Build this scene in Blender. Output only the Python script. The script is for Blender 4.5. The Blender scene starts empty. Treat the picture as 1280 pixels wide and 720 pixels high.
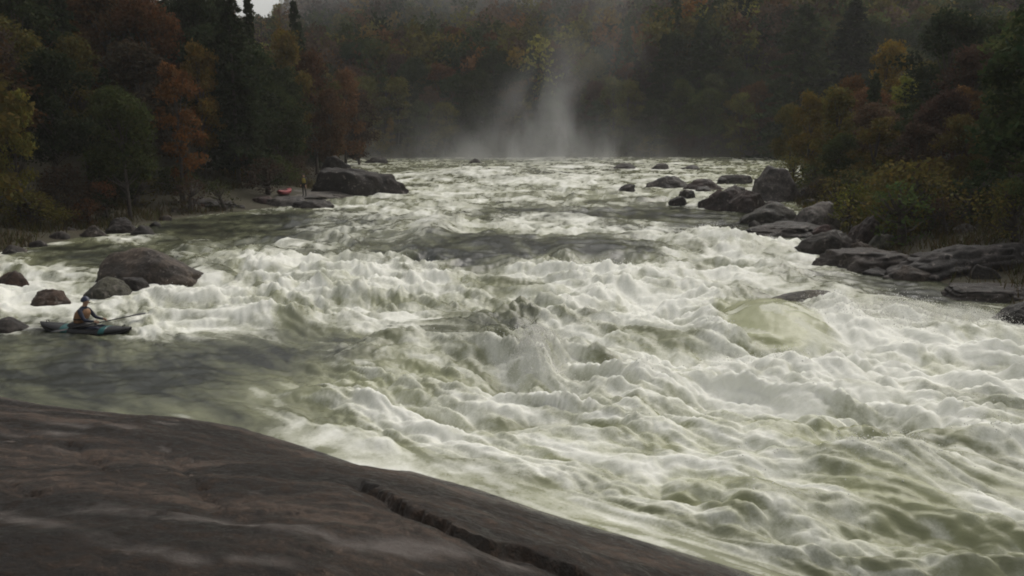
import bpy, bmesh, math, random
import numpy as np
from mathutils import Vector, Matrix, Euler

random.seed(7)
rng = np.random.default_rng(7)
scene = bpy.context.scene
COL = scene.collection
R = math.radians

# ------------------------------------------------------------------ camera model
F, CH, P = 1108.0, 6.3, math.atan(210 / 1108.0)
SP, CP = math.sin(P), math.cos(P)


def ray(px, py):
    xc, yc = (px - 640) / F, (360 - py) / F
    return np.array([xc, CP + yc * SP, -SP + yc * CP])


def G(px, py, z=0.0):
    """pixel of the photograph -> point on the horizontal plane z"""
    d = ray(px, py)
    t = (z - CH) / d[2]
    return np.array([d[0] * t, d[1] * t, z])


def proj(x, y, z):
    zz = z - CH
    dep = y * CP - zz * SP
    up = y * SP + zz * CP
    return 640 + F * x / dep, 360 - F * up / dep


# ------------------------------------------------------------------ noise
M32 = np.uint64(0xFFFFFFFF)


def _hash(*k):
    h = np.zeros(np.shape(k[0]), np.uint64) + np.uint64(2166136261)
    for a in k:
        a = np.asarray(a).astype(np.int64).astype(np.uint64) & M32
        h = ((h ^ a) * np.uint64(16777619)) & M32
        h = ((h ^ (h >> np.uint64(15))) * np.uint64(2246822519)) & M32
        h = ((h ^ (h >> np.uint64(13))) * np.uint64(3266489917)) & M32
        h ^= h >> np.uint64(16)
    return h


def perlin2(x, y, seed=0):
    x, y = np.broadcast_arrays(np.asarray(x, float), np.asarray(y, float))
    x0, y0 = np.floor(x), np.floor(y)
    fx, fy = x - x0, y - y0
    u, v = fx ** 3 * (fx * (fx * 6 - 15) + 10), fy ** 3 * (fy * (fy * 6 - 15) + 10)

    def g(i, j):
        a = _hash(x0 + i, y0 + j, np.full(x.shape, seed)) * (2 * np.pi / 2 ** 32)
        return np.cos(a) * (fx - i) + np.sin(a) * (fy - j)
    a = g(0, 0) * (1 - u) + g(1, 0) * u
    b = g(0, 1) * (1 - u) + g(1, 1) * u
    return (a * (1 - v) + b * v) * 1.5


def perlin3(p, seed=0):
    p0 = np.floor(p)
    f = p - p0
    w = f ** 3 * (f * (f * 6 - 15) + 10)
    out = 0
    for i in (0, 1):
        for j in (0, 1):
            for k in (0, 1):
                h = _hash(p0[:, 0] + i, p0[:, 1] + j, p0[:, 2] + k, np.full(len(p), seed))
                a = (h & np.uint64(0xFFFF)) * (2 * np.pi / 65536)
                c = ((h >> np.uint64(16)) & np.uint64(0xFFFF)) / 32768.0 - 1
                s = np.sqrt(np.maximum(0, 1 - c * c))
                d = np.cos(a) * s * (f[:, 0] - i) + np.sin(a) * s * (f[:, 1] - j) + c * (f[:, 2] - k)
                out = out + d * (w[:, 0] if i else 1 - w[:, 0]) * (w[:, 1] if j else 1 - w[:, 1]) * (w[:, 2] if k else 1 - w[:, 2])
    return out * 1.4


def fbm2(x, y, seed, octv=4, gain=0.5):
    o, a = 0, 1.0
    for k in range(octv):
        o = o + a * perlin2(x * 2 ** k, y * 2 ** k, seed + k * 17)
        a *= gain
    return o


def sstep(a, b, x):
    t = np.clip((x - a) / (b - a), 0, 1)
    return t * t * (3 - 2 * t)


# ------------------------------------------------------------------ object helpers
def link(o, parent=None):
    COL.objects.link(o)
    if parent:
        o.parent = parent
    return o


def mesh(name, v, f, m=None, parent=None, smooth=True):
    me = bpy.data.meshes.new(name)
    v = np.asarray(v, np.float32)
    if isinstance(f, np.ndarray):
        k = f.shape[1]
        me.vertices.add(len(v))
        me.vertices.foreach_set('co', v.ravel())
        me.loops.add(f.size)
        me.loops.foreach_set('vertex_index', f.astype(np.int32).ravel())
        me.polygons.add(len(f))
        me.polygons.foreach_set('loop_start', np.arange(0, f.size, k, dtype=np.int32))
        me.update(calc_edges=True)
    else:
        me.from_pydata([tuple(map(float, q)) for q in v], [], f)
        me.update()
    if smooth:
        me.polygons.foreach_set('use_smooth', np.ones(len(me.polygons), bool))
    if m:
        me.materials.append(m)
    return me


def obj(name, me, parent=None, loc=None):
    o = link(bpy.data.objects.new(name, me), parent)
    if loc is not None:
        o.location = loc
    return o


def tag(o, label=None, cat=None, group=None, kind=None):
    if label:
        o['label'] = label
    if cat:
        o['category'] = cat
    if group:
        o['group'] = group
    if kind:
        o['kind'] = kind
    return o


def thing(name, label, cat, loc=(0, 0, 0), rz=0, group=None):
    o = link(bpy.data.objects.new(name, None))
    o.location = loc
    o.rotation_euler = (0, 0, rz)
    o.empty_display_size = 0.2
    return tag(o, label, cat, group)


def tube_arrays(paths, n=7):
    """paths: list of [(point, radius)...] -> verts, quads"""
    V, Q = [], []
    for path in paths:
        base = len(V)
        pts = [Vector(p) for p, r in path]
        for i, (p, r) in enumerate(path):
            d = (pts[min(i + 1, len(pts) - 1)] - pts[max(i - 1, 0)]).normalized()
            a = d.cross(Vector((0.31, 0.95, 0.05))).normalized()
            b = d.cross(a)
            for k in range(n):
                t = 2 * math.pi * k / n
                V.append(Vector(p) + (a * math.cos(t) + b * math.sin(t)) * r)
        for i in range(len(path) - 1):
            for k in range(n):
                Q.append((base + i * n + k, base + i * n + (k + 1) % n, base + (i + 1) * n + (k + 1) % n, base + (i + 1) * n + k))
        Q.append(tuple(base + k for k in range(n))[::-1])
        Q.append(tuple(base + (len(path) - 1) * n + k for k in range(n)))
    return V, Q


# ------------------------------------------------------------------ materials
def mat(name):
    m = bpy.data.materials.new(name)
    m.use_nodes = True
    nt = m.node_tree
    b = nt.nodes['Principled BSDF']
    return m, nt, b


def N(nt, t, **kw):
    n = nt.nodes.new(t)
    for k, v in kw.items():
        if k.startswith('i_'):
            n.inputs[k[2:].replace('_', ' ')].default_value = v
        else:
            setattr(n, k, v)
    return n


def simple(name, c, rough=0.6, bump=0.0, scale=20, var=0.25):
    m, nt, b = mat(name)
    tx = N(nt, 'ShaderNodeTexCoord')
    no = N(nt, 'ShaderNodeTexNoise', i_Scale=scale, i_Detail=4)
    nt.links.new(tx.outputs['Object'], no.inputs['Vector'])
    rp = N(nt, 'ShaderNodeValToRGB')
    rp.color_ramp.elements[0].position, rp.color_ramp.elements[1].position = 0.3, 0.7
    rp.color_ramp.elements[0].color = (*[x * (1 - var) for x in c], 1)
    rp.color_ramp.elements[1].color = (*[min(1, x * (1 + var)) for x in c], 1)
    nt.links.new(no.outputs['Fac'], rp.inputs['Fac'])
    nt.links.new(rp.outputs['Color'], b.inputs['Base Color'])
    b.inputs['Roughness'].default_value = rough
    if bump:
        bp = N(nt, 'ShaderNodeBump', i_Strength=bump, i_Distance=0.02)
        nt.links.new(no.outputs['Fac'], bp.inputs['Height'])
        nt.links.new(bp.outputs['Normal'], b.inputs['Normal'])
    return m


def rock_material(name, sc=1.0, use_obj=True, base=(0.06, 0.05, 0.042), lichen=(0.22, 0.19, 0.17), lich_amt=0.585, bump=0.8, streak=(1, 1, 1)):
    m, nt, b = mat(name)
    L = nt.links.new
    ge = N(nt, 'ShaderNodeNewGeometry')
    mp = N(nt, 'ShaderNodeMapping')
    mp.inputs['Scale'].default_value = streak
    L(ge.outputs['Position'], mp.inputs['Vector'])
    n1 = N(nt, 'ShaderNodeTexNoise', i_Scale=0.9 * sc, i_Detail=8, i_Roughness=0.65)
    n2 = N(nt, 'ShaderNodeTexNoise', i_Scale=7 * sc, i_Detail=7, i_Roughness=0.7)
    n3 = N(nt, 'ShaderNodeTexNoise', i_Scale=3.1 * sc, i_Detail=5, i_Roughness=0.6)
    for n in (n1, n2, n3):
        L(mp.outputs[0], n.inputs['Vector'])
    r1 = N(nt, 'ShaderNodeMapRange', i_From_Min=0.4, i_From_Max=0.6, i_To_Min=0.5, i_To_Max=1.6)
    L(n1.outputs['Fac'], r1.inputs['Value'])
    r2 = N(nt, 'ShaderNodeMapRange', i_From_Min=0.4, i_From_Max=0.62, i_To_Min=0.65, i_To_Max=1.45)
    L(n2.outputs['Fac'], r2.inputs['Value'])
    mu = N(nt, 'ShaderNodeMath', operation='MULTIPLY')
    L(r1.outputs[0], mu.inputs[0])
    L(r2.outputs[0], mu.inputs[1])
    vm = N(nt, 'ShaderNodeVectorMath', operation='SCALE')
    if use_obj:
        oi = N(nt, 'ShaderNodeObjectInfo')
        L(oi.outputs['Color'], vm.inputs[0])
    else:
        vm.inputs[0].default_value = base
    L(mu.outputs[0], vm.inputs['Scale'])
    lr = N(nt, 'ShaderNodeMapRange', i_From_Min=lich_amt, i_From_Max=lich_amt + 0.08, i_To_Min=0, i_To_Max=0.6)
    L(n3.outputs['Fac'], lr.inputs['Value'])
    mx = N(nt, 'ShaderNodeMix', data_type='RGBA')
    L(lr.outputs[0], mx.inputs['Factor'])
    L(vm.outputs[0], mx.inputs[6])
    mx.inputs[7].default_value = (*lichen, 1)
    L(mx.outputs[2], b.inputs['Base Color'])
    b.inputs['Specular IOR Level'].default_value = 0.3
    rr = N(nt, 'ShaderNodeMapRange', i_From_Min=0.35, i_From_Max=0.65, i_To_Min=0.5, i_To_Max=0.85)
    L(n1.outputs['Fac'], rr.inputs['Value'])
    L(rr.outputs[0], b.inputs['Roughness'])
    ad = N(nt, 'ShaderNodeMath', operation='MULTIPLY_ADD')
    L(n1.outputs['Fac'], ad.inputs[0])
    ad.inputs[1].default_value = 2.5
    L(n2.outputs['Fac'], ad.inputs[2])
    bp = N(nt, 'ShaderNodeBump', i_Strength=bump, i_Distance=0.08)
    L(ad.outputs[0], bp.inputs['Height'])
    L(bp.outputs['Normal'], b.inputs['Normal'])
    return m


M_ROCK = rock_material('river_rock')


def ledge_material():
    m, nt, b = mat('wet_ledge_rock')
    L = nt.links.new
    ge = N(nt, 'ShaderNodeNewGeometry')
    mp = N(nt, 'ShaderNodeMapping')
    mp.inputs['Rotation'].default_value = (0, 0, R(24))
    mp.inputs['Scale'].default_value = (0.22, 1.0, 1.0)
    L(ge.outputs['Position'], mp.inputs['Vector'])
    nb = N(nt, 'ShaderNodeTexNoise', i_Scale=0.95, i_Detail=7, i_Roughness=0.62, i_Distortion=0.5)
    L(mp.outputs[0], nb.inputs['Vector'])
    ns = N(nt, 'ShaderNodeTexNoise', i_Scale=5.5, i_Detail=8, i_Roughness=0.72)
    L(ge.outputs['Position'], ns.inputs['Vector'])
    nf = N(nt, 'ShaderNodeTexNoise', i_Scale=26, i_Detail=6, i_Roughness=0.75)
    L(ge.outputs['Position'], nf.inputs['Vector'])
    a = N(nt, 'ShaderNodeMath', operation='MULTIPLY_ADD')
    L(ns.outputs['Fac'], a.inputs[0])
    a.inputs[1].default_value = 0.75
    L(nb.outputs['Fac'], a.inputs[2])
    a2 = N(nt, 'ShaderNodeMath', operation='MULTIPLY_ADD')
    L(nf.outputs['Fac'], a2.inputs[0])
    a2.inputs[1].default_value = 0.5
    L(a.outputs[0], a2.inputs[2])
    sc_ = N(nt, 'ShaderNodeMath', operation='MULTIPLY')
    L(a2.outputs[0], sc_.inputs[0])
    sc_.inputs[1].default_value = 1 / 2.25
    rp = N(nt, 'ShaderNodeValToRGB')
    e = rp.color_ramp.elements
    e[0].position, e[0].color = 0.435, (0.0088, 0.0075, 0.0061, 1)
    e[1].position, e[1].color = 0.575, (0.085, 0.07, 0.0626, 1)
    for p_, c_ in ((0.475, (0.0136, 0.0109, 0.0092)), (0.505, (0.0211, 0.0163, 0.0133)), (0.54, (0.0408, 0.032, 0.0272))):
        k = e.new(p_)
        k.color = (*c_, 1)
    L(sc_.outputs[0], rp.inputs['Fac'])
    # scattered pale scabs: light reflected by thin water, put into the colour
    vo = N(nt, 'ShaderNodeTexNoise', i_Scale=2.6, i_Detail=5, i_Roughness=0.7)
    mp2 = N(nt, 'ShaderNodeMapping')
    mp2.inputs['Location'].default_value = (13, 7, 0)
    mp2.inputs['Scale'].default_value = (0.8, 1.3, 1)
    L(ge.outputs['Position'], mp2.inputs['Vector'])
    L(mp2.outputs[0], vo.inputs['Vector'])
    lr = N(nt, 'ShaderNodeMapRange', i_From_Min=0.645, i_From_Max=0.69, i_To_Min=0, i_To_Max=0.75)
    L(vo.outputs['Fac'], lr.inputs['Value'])
    mx = N(nt, 'ShaderNodeMix', data_type='RGBA')
    L(lr.outputs[0], mx.inputs['Factor'])
    wt = N(nt, 'ShaderNodeVectorMath', operation='MULTIPLY')
    L(rp.outputs['Color'], wt.inputs[0])
    wt.inputs[1].default_value = (1.1, 0.97, 0.84)
    L(wt.outputs[0], mx.inputs[6])
    mx.inputs[7].default_value = (0.14, 0.118, 0.105, 1)
    pa = N(nt, 'ShaderNodeAttribute', attribute_name='pale')
    pm = N(nt, 'ShaderNodeMix', data_type='RGBA')
    L(pa.outputs['Fac'], pm.inputs['Factor'])
    L(mx.outputs[2], pm.inputs[6])
    pm.inputs[7].default_value = (0.125, 0.108, 0.098, 1)
    L(pm.outputs[2], b.inputs['Base Color'])
    b.inputs['Specular IOR Level'].default_value = 0.25
    rr = N(nt, 'ShaderNodeMapRange', i_From_Min=0.4, i_From_Max=0.6, i_To_Min=0.35, i_To_Max=0.9)
    L(ns.outputs['Fac'], rr.inputs['Value'])
    we = N(nt, 'ShaderNodeAttribute', attribute_name='wet')
    wr_ = N(nt, 'ShaderNodeMix')
    L(we.outputs['Fac'], wr_.inputs['Factor'])
    L(rr.outputs[0], wr_.inputs[2])
    wr_.inputs[3].default_value = 0.22
    L(wr_.outputs[0], b.inputs['Roughness'])
    ws = N(nt, 'ShaderNodeMapRange', i_To_Min=0.22, i_To_Max=0.6)
    L(we.outputs['Fac'], ws.inputs['Value'])
    L(ws.outputs[0], b.inputs['Specular IOR Level'])
    bp = N(nt, 'ShaderNodeBump', i_Strength=0.9, i_Distance=0.07)
    L(a2.outputs[0], bp.inputs['Height'])
    L(bp.outputs['Normal'], b.inputs['Normal'])
    return m


M_LEDGE = ledge_material()



def leaf_material(name, attr_col=False):
    m, nt, b = mat(name)
    L = nt.links.new
    if attr_col:
        at = N(nt, 'ShaderNodeAttribute', attribute_name='col')
        colout = at.outputs['Color']
    else:
        oi = N(nt, 'ShaderNodeObjectInfo')
        at = N(nt, 'ShaderNodeAttribute', attribute_name='tint')
        vm = N(nt, 'ShaderNodeVectorMath', operation='MULTIPLY')
        L(oi.outputs['Color'], vm.inputs[0])
        L(at.outputs['Color'], vm.inputs[1])
        colout = vm.outputs[0]
    L(colout, b.inputs['Base Color'])
    b.inputs['Roughness'].default_value = 0.8
    b.inputs['Specular IOR Level'].default_value = 0.06
    tr = N(nt, 'ShaderNodeBsdfTranslucent')
    L(colout, tr.inputs['Color'])
    ms = N(nt, 'ShaderNodeMixShader')
    ms.inputs[0].default_value = 0.3
    out = nt.nodes['Material Output']
    L(b.outputs[0], ms.inputs[1])
    L(tr.outputs[0], ms.inputs[2])
    L(ms.outputs[0], out.inputs['Surface'])
    return m


M_LEAF = leaf_material('leaves')
M_FOREST = leaf_material('distant_leaves', True)
M_BARK = simple('bark', (0.05, 0.04, 0.032), 0.85, 0.6, 6, 0.4)
M_BRANCH = simple('dead_wood', (0.12, 0.1, 0.085), 0.85, 0.4, 8, 0.3)


def ground_material():
    m, nt, b = mat('forest_floor')
    L = nt.links.new
    ge = N(nt, 'ShaderNodeNewGeometry')
    n1 = N(nt, 'ShaderNodeTexNoise', i_Scale=0.35, i_Detail=9, i_Roughness=0.7)
    n2 = N(nt, 'ShaderNodeTexNoise', i_Scale=4.0, i_Detail=6, i_Roughness=0.7)
    L(ge.outputs['Position'], n1.inputs['Vector'])
    L(ge.outputs['Position'], n2.inputs['Vector'])
    rp = N(nt, 'ShaderNodeValToRGB')
    e = rp.color_ramp.elements
    e[0].position, e[0].color = 0.3, (0.028, 0.022, 0.014, 1)
    e[1].position, e[1].color = 0.7, (0.075, 0.055, 0.034, 1)
    k = e.new(0.5)
    k.color = (0.045, 0.04, 0.02, 1)
    mx = N(nt, 'ShaderNodeMath', operation='ADD')
    h = N(nt, 'ShaderNodeMath', operation='MULTIPLY')
    L(n2.outputs['Fac'], h.inputs[0])
    h.inputs[1].default_value = 0.5
    h2 = N(nt, 'ShaderNodeMath', operation='MULTIPLY')
    L(n1.outputs['Fac'], h2.inputs[0])
    h2.inputs[1].default_value = 0.5
    L(h.outputs[0], mx.inputs[0])
    L(h2.outputs[0], mx.inputs[1])
    L(mx.outputs[0], rp.inputs['Fac'])
    L(rp.outputs['Color'], b.inputs['Base Color'])
    b.inputs['Roughness'].default_value = 0.9
    bp = N(nt, 'ShaderNodeBump', i_Strength=0.8, i_Distance=0.15)
    L(n2.outputs['Fac'], bp.inputs['Height'])
    L(bp.outputs['Normal'], b.inputs['Normal'])
    return m


# ------------------------------------------------------------------ river plan
LEDGE_EDGE = [G(px, py)[:2] for px, py in [(-60, 486), (0, 496), (60, 507), (150, 517), (230, 522), (300, 534), (380, 558), (450, 582), (520, 591), (600, 612), (680, 640), (760, 664), (850, 690), (930, 714), (1010, 750), (1100, 820)]]
LEFT_SHORE = [(-30, -12), (-29, 15), (-26.5, 30), (-24.5, 41), (-23, 52), (-21.5, 58), (-18.5, 63), (-16, 67), (-15.2, 73), (-17, 80), (-21, 98), (-25, 125), (-26, 146)]
FAR_SHORE = [(-10, 154), (15, 155), (40, 154), (70, 152), (125, 144)]
RIGHT_SHORE = [(125, 114), (62, 110), (40, 104), (31, 95), (25, 82), (21, 66), (19, 55), (17.5, 45), (16.6, 37), (17, 28), (20, 15), (24, 0), (27, -25)]
NEAR = [(13, -25), (11, -8), (8.6, 3)] + [tuple(p) for p in LEDGE_EDGE[::-1]] + [(-16, 17), (-20, 8), (-23, -12)]
RIVER = np.array(LEFT_SHORE + FAR_SHORE + RIGHT_SHORE + NEAR, float)


def seg_dist(x, y, pts, closed):
    d = np.full(x.shape, 1e9)
    n = len(pts)
    for i in range(n if closed else n - 1):
        ax, ay = pts[i]
        bx, by = pts[(i + 1) % n]
        dx, dy = bx - ax, by - ay
        t = np.clip(((x - ax) * dx + (y - ay) * dy) / (dx * dx + dy * dy + 1e-12), 0, 1)
        d = np.minimum(d, np.hypot(x - ax - t * dx, y - ay - t * dy))
    return d


def inside(x, y, pts):
    r = np.zeros(x.shape, bool)
    n = len(pts)
    for i in range(n):
        ax, ay = pts[i]
        bx, by = pts[(i + 1) % n]
        c = ((ay > y) != (by > y)) & (x < (bx - ax) * (y - ay) / (by - ay + 1e-12) + ax)
        r ^= c
    return r


def river_sd(x, y):
    """positive inside the water"""
    d = seg_dist(x, y, RIVER, True)
    return np.where(inside(x, y, RIVER), d, -d)


NEAR_LAND = np.array(NEAR + [(-23, -60), (13, -60)], float)


def ground_z(x, y):
    x, y = np.broadcast_arrays(np.asarray(x, float), np.asarray(y, float))
    s = -river_sd(x, y)
    az = x / np.maximum(y, 20.0)
    # bank profile
    left = (x < -10) & (y < 150)
    slope = np.where(left, 0.42, 0.36)
    z = 0.12 * np.clip(s, 0, 7) + slope * np.maximum(s - 7, 0)
    z = np.where(left, np.minimum(z, 10 + 0.12 * s), z)
    # the mountain across the river: the gorge recedes at the middle, closes in at the right
    up = np.maximum(y - 158, 0)
    msl = 0.33 + 0.33 * sstep(0.05, 0.28, az)
    msl = msl * sstep(-0.262, -0.215, az) + 0.15 * (1 - sstep(-0.262, -0.215, az))
    mz = msl * up + 1.0
    mz = np.where(mz > 75, 75 + (mz - 75) * 0.35, mz)
    blend = sstep(150, 172, y)
    z = z * (1 - blend) + mz * blend
    z = z + perlin2(x / 17, y / 17, 3) * np.clip(s, 0, 20) * 0.09 + perlin2(x / 3.1, y / 3.1, 5) * np.clip(s, 0, 2) * 0.1
    z = np.where(s < 0, np.maximum(-1.8, s * 0.45), z)
    near = inside(x, y, NEAR_LAND)
    z = np.where(near, np.minimum(z, 0.25 * s - 0.9), z)
    return z


def gz(x, y):
    return float(ground_z(np.array([x]), np.array([y]))[0])


def grid_faces(nr, nc):
    i = np.arange(nr * nc).reshape(nr, nc)
    return np.stack([i[:-1, :-1], i[:-1, 1:], i[1:, 1:], i[1:, :-1]], -1).reshape(-1, 4)


ys = np.concatenate([np.arange(-60, 160, 1.25), np.arange(160, 560, 4.0)])
xs = np.concatenate([np.arange(-330, -70, 6.5), np.arange(-70, 80, 1.25), np.arange(80, 340, 6.5)])
gx, gy = np.meshgrid(xs, ys)
gzv = ground_z(gx, gy)
go = obj('ground', mesh('ground', np.stack([gx, gy, gzv], -1).reshape(-1, 3), grid_faces(*gx.shape), ground_material()))
tag(go, 'leaf-strewn forest ground of the river banks and the gorge side', kind='structure')

# ------------------------------------------------------------------ foreground ledge
LEDGE_POLY = np.array(LEDGE_EDGE[0:] and ([(8.6, 3)] + [tuple(p) for p in LEDGE_EDGE[::-1]] + [(-18, 17), (-20, 6), (-20, -20), (11, -20), (11, -6)]), float)
SHORE_ONLY = [(11, -8), (8.6, 3)] + [tuple(p) for p in LEDGE_EDGE[::-1]] + [(-18, 17)]


LOWL = 0.27


def ledge_base(x, y):
    d = seg_dist(x, y, SHORE_ONLY, False)
    s = np.where(inside(x, y, LEDGE_POLY), d, -d)
    t = np.clip(s / 11.5, 0, 1)
    z = 4.55 * (1 - (1 - t) ** 1.22)
    z = z * (1 - LOWL * sstep(0.5, 8, -x))
    z = np.where(s < 0, s * 0.45, z)
    z = z + 0.16 * perlin2(x / 3.3, y / 3.3, 41) * sstep(0.2, 2.5, s) + 0.05 * perlin2(x / 1.1, y / 1.1, 42) * sstep(0.0, 1.0, s)
    return z, s


def ledge_hit(px, py):
    d = ray(px, py)
    t = np.linspace(2.5, 40, 4000)
    x, y, z = d[0] * t, d[1] * t, CH + d[2] * t
    lz, _ = ledge_base(x, y)
    k = np.argmax(z < lz) if np.any(z < lz) else 0
    return np.array([x[k], y[k]])


CRACKS = [  # pixels along the crack, step height, half width
    ([(446, 594), (462, 606), (490, 620), (530, 640), (570, 659), (620, 678), (670, 692), (715, 710), (760, 740)], 0.20, 0.05),
    ([(-30, 585), (15, 600), (45, 614), (62, 622)], 0.10, 0.04),
    ([(205, 560), (225, 580), (240, 600), (270, 625), (290, 640)], 0.10, 0.04),
    ([(80, 548), (120, 575), (150, 592)], 0.06, 0.05),
]
for cr in CRACKS:
    cr_w = [ledge_hit(px, py) for px, py in cr[0]]
    cr[0][:] = cr_w


def ledge_z(x, y):
    z, s = ledge_base(x, y)
    for pts, hgt, hw in CRACKS:
        wob = 0.10 * perlin2(x / 0.45, y / 0.45, 77) + 0.05 * perlin2(x / 0.15, y / 0.15, 78)
        best = np.full(x.shape, 1e9)
        side = np.zeros(x.shape)
        tt = np.zeros(x.shape)
        n = len(pts) - 1
        for i in range(n):
            ax, ay = pts[i]
            bx, by = pts[i + 1]
            dx, dy = bx - ax, by - ay
            L2 = dx * dx + dy * dy + 1e-9
            t = np.clip(((x - ax) * dx + (y - ay) * dy) / L2, 0, 1)
            d = np.hypot(x - ax - t * dx, y - ay - t * dy)
            sd = ((x - ax) * dy - (y - ay) * dx) / math.sqrt(L2)   # >0 right of the line
            better = d < best
            best = np.where(better, d, best)
            side = np.where(better, np.sign(sd), side)
            tt = np.where(better, (i + t) / n, tt)
        sdist = -best * side + wob        # positive on the water side
        ends = sstep(0, 0.12, tt) * (1 - sstep(0.9, 1.0, tt) * (0.0 if hgt > 0.15 else 1.0))
        drop = hgt * (0.0 if hgt > 0.15 else 0.5) * sstep(-hw, hw, sdist) * np.exp(-np.maximum(sdist, 0) / 0.5) * ends
        gw = 0.3 if hgt > 0.15 else 0.16
        groove = (0.15 if hgt > 0.15 else 0.07) * np.where(sdist < 0, np.exp(-(sdist / gw) ** 2), np.exp(-(sdist / 0.03) ** 2)) * ends
        z = z - drop - groove
    z = z + sstep(-0.3, 0.5, s) * (0.03 * perlin2(x / 0.5, y / 0.5, 43) + 0.016 * perlin2(x / 0.22, y / 0.22, 44) + 0.008 * perlin2(x / 0.1, y / 0.1, 45))
    return z


rr = np.linspace(1.2 ** 0.5, 29 ** 0.5, 560) ** 2
aa = np.radians(np.linspace(-95, 95, 620))
ra, ab = np.meshgrid(rr, aa, indexing='ij')
lx, ly = ra * np.sin(ab), ra * np.cos(ab)
lz = ledge_z(lx, ly)
_, ls = ledge_base(lx, ly)
lf = grid_faces(*lx.shape)
keep = (ls.reshape(-1)[lf].max(1) > -2.2) & (lx.reshape(-1)[lf].min(1) > -21)
pale = np.zeros(lx.shape)
for pts, wid_, am in (([(90, 632), (180, 640), (300, 655), (430, 678), (540, 690), (640, 702)], 0.17, 1.0), ([(-10, 640), (120, 668), (240, 700)], 0.12, 0.6), ([(300, 700), (420, 712)], 0.1, 0.6),
                      ([(22, 512), (48, 513)], 0.22, 1.0), ([(58, 542), (84, 543)], 0.16, 1.0), ([(96, 516), (122, 519)], 0.2, 0.8), ([(140, 531), (158, 533)], 0.14, 1.0), ([(66, 560), (78, 562)], 0.09, .9),  # short dabs: lichen tone plus the gleam of wet patches, painted in
                      ([(200, 528), (214, 530)], 0.1, .8), ([(64, 528), (110, 533)], 0.13, .6), ([(203, 559), (208, 562)], 0.06, .9), ([(0, 540), (20, 545)], 0.12, .7), ([(70, 586), (82, 587)], 0.05, 1.0)):
    pw = [ledge_hit(*q) for q in pts]
    pale = np.maximum(pale, am * np.exp(-(seg_dist(lx, ly, pw, False) / wid_) ** 2))
pn = fbm2(lx / 0.7, ly / 0.7, 91, 5, 0.65)
pale = np.clip(pale * (0.75 + 0.9 * pn), 0, 1)
wetm = np.clip(np.exp(-(np.maximum(ls, 0) / 0.9) ** 2) * sstep(-4, 1, lx) + 0.5 * np.exp(-(np.maximum(ls, 0) / 0.35) ** 2), 0, 1)
lme = mesh('bedrock_ledge', np.stack([lx, ly, lz], -1).reshape(-1, 3), lf[keep], M_LEDGE)
for nm, arr in (('pale', pale), ('wet', wetm)):
    at = lme.attributes.new(nm, 'FLOAT', 'POINT')
    at.data.foreach_set('value', arr.astype(np.float32).ravel())
ledge = obj('bedrock_ledge', lme)
tag(ledge, 'broad dark wet bedrock slab sloping into the river across the foreground', 'rock ledge')

# ------------------------------------------------------------------ boulders
ICO = {}


def ico(level):
    if level not in ICO:
        bm = bmesh.new()
        bmesh.ops.create_icosphere(bm, subdivisions=level, radius=1)
        v = np.array([q.co[:] for q in bm.verts])
        f = np.array([[q.index for q in p.verts] for p in bm.faces])
        bm.free()
        ICO[level] = (v, f)
    return ICO[level]


ROCK_SPOTS = []     # (x, y, half width, half depth) for the foam round them


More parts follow.
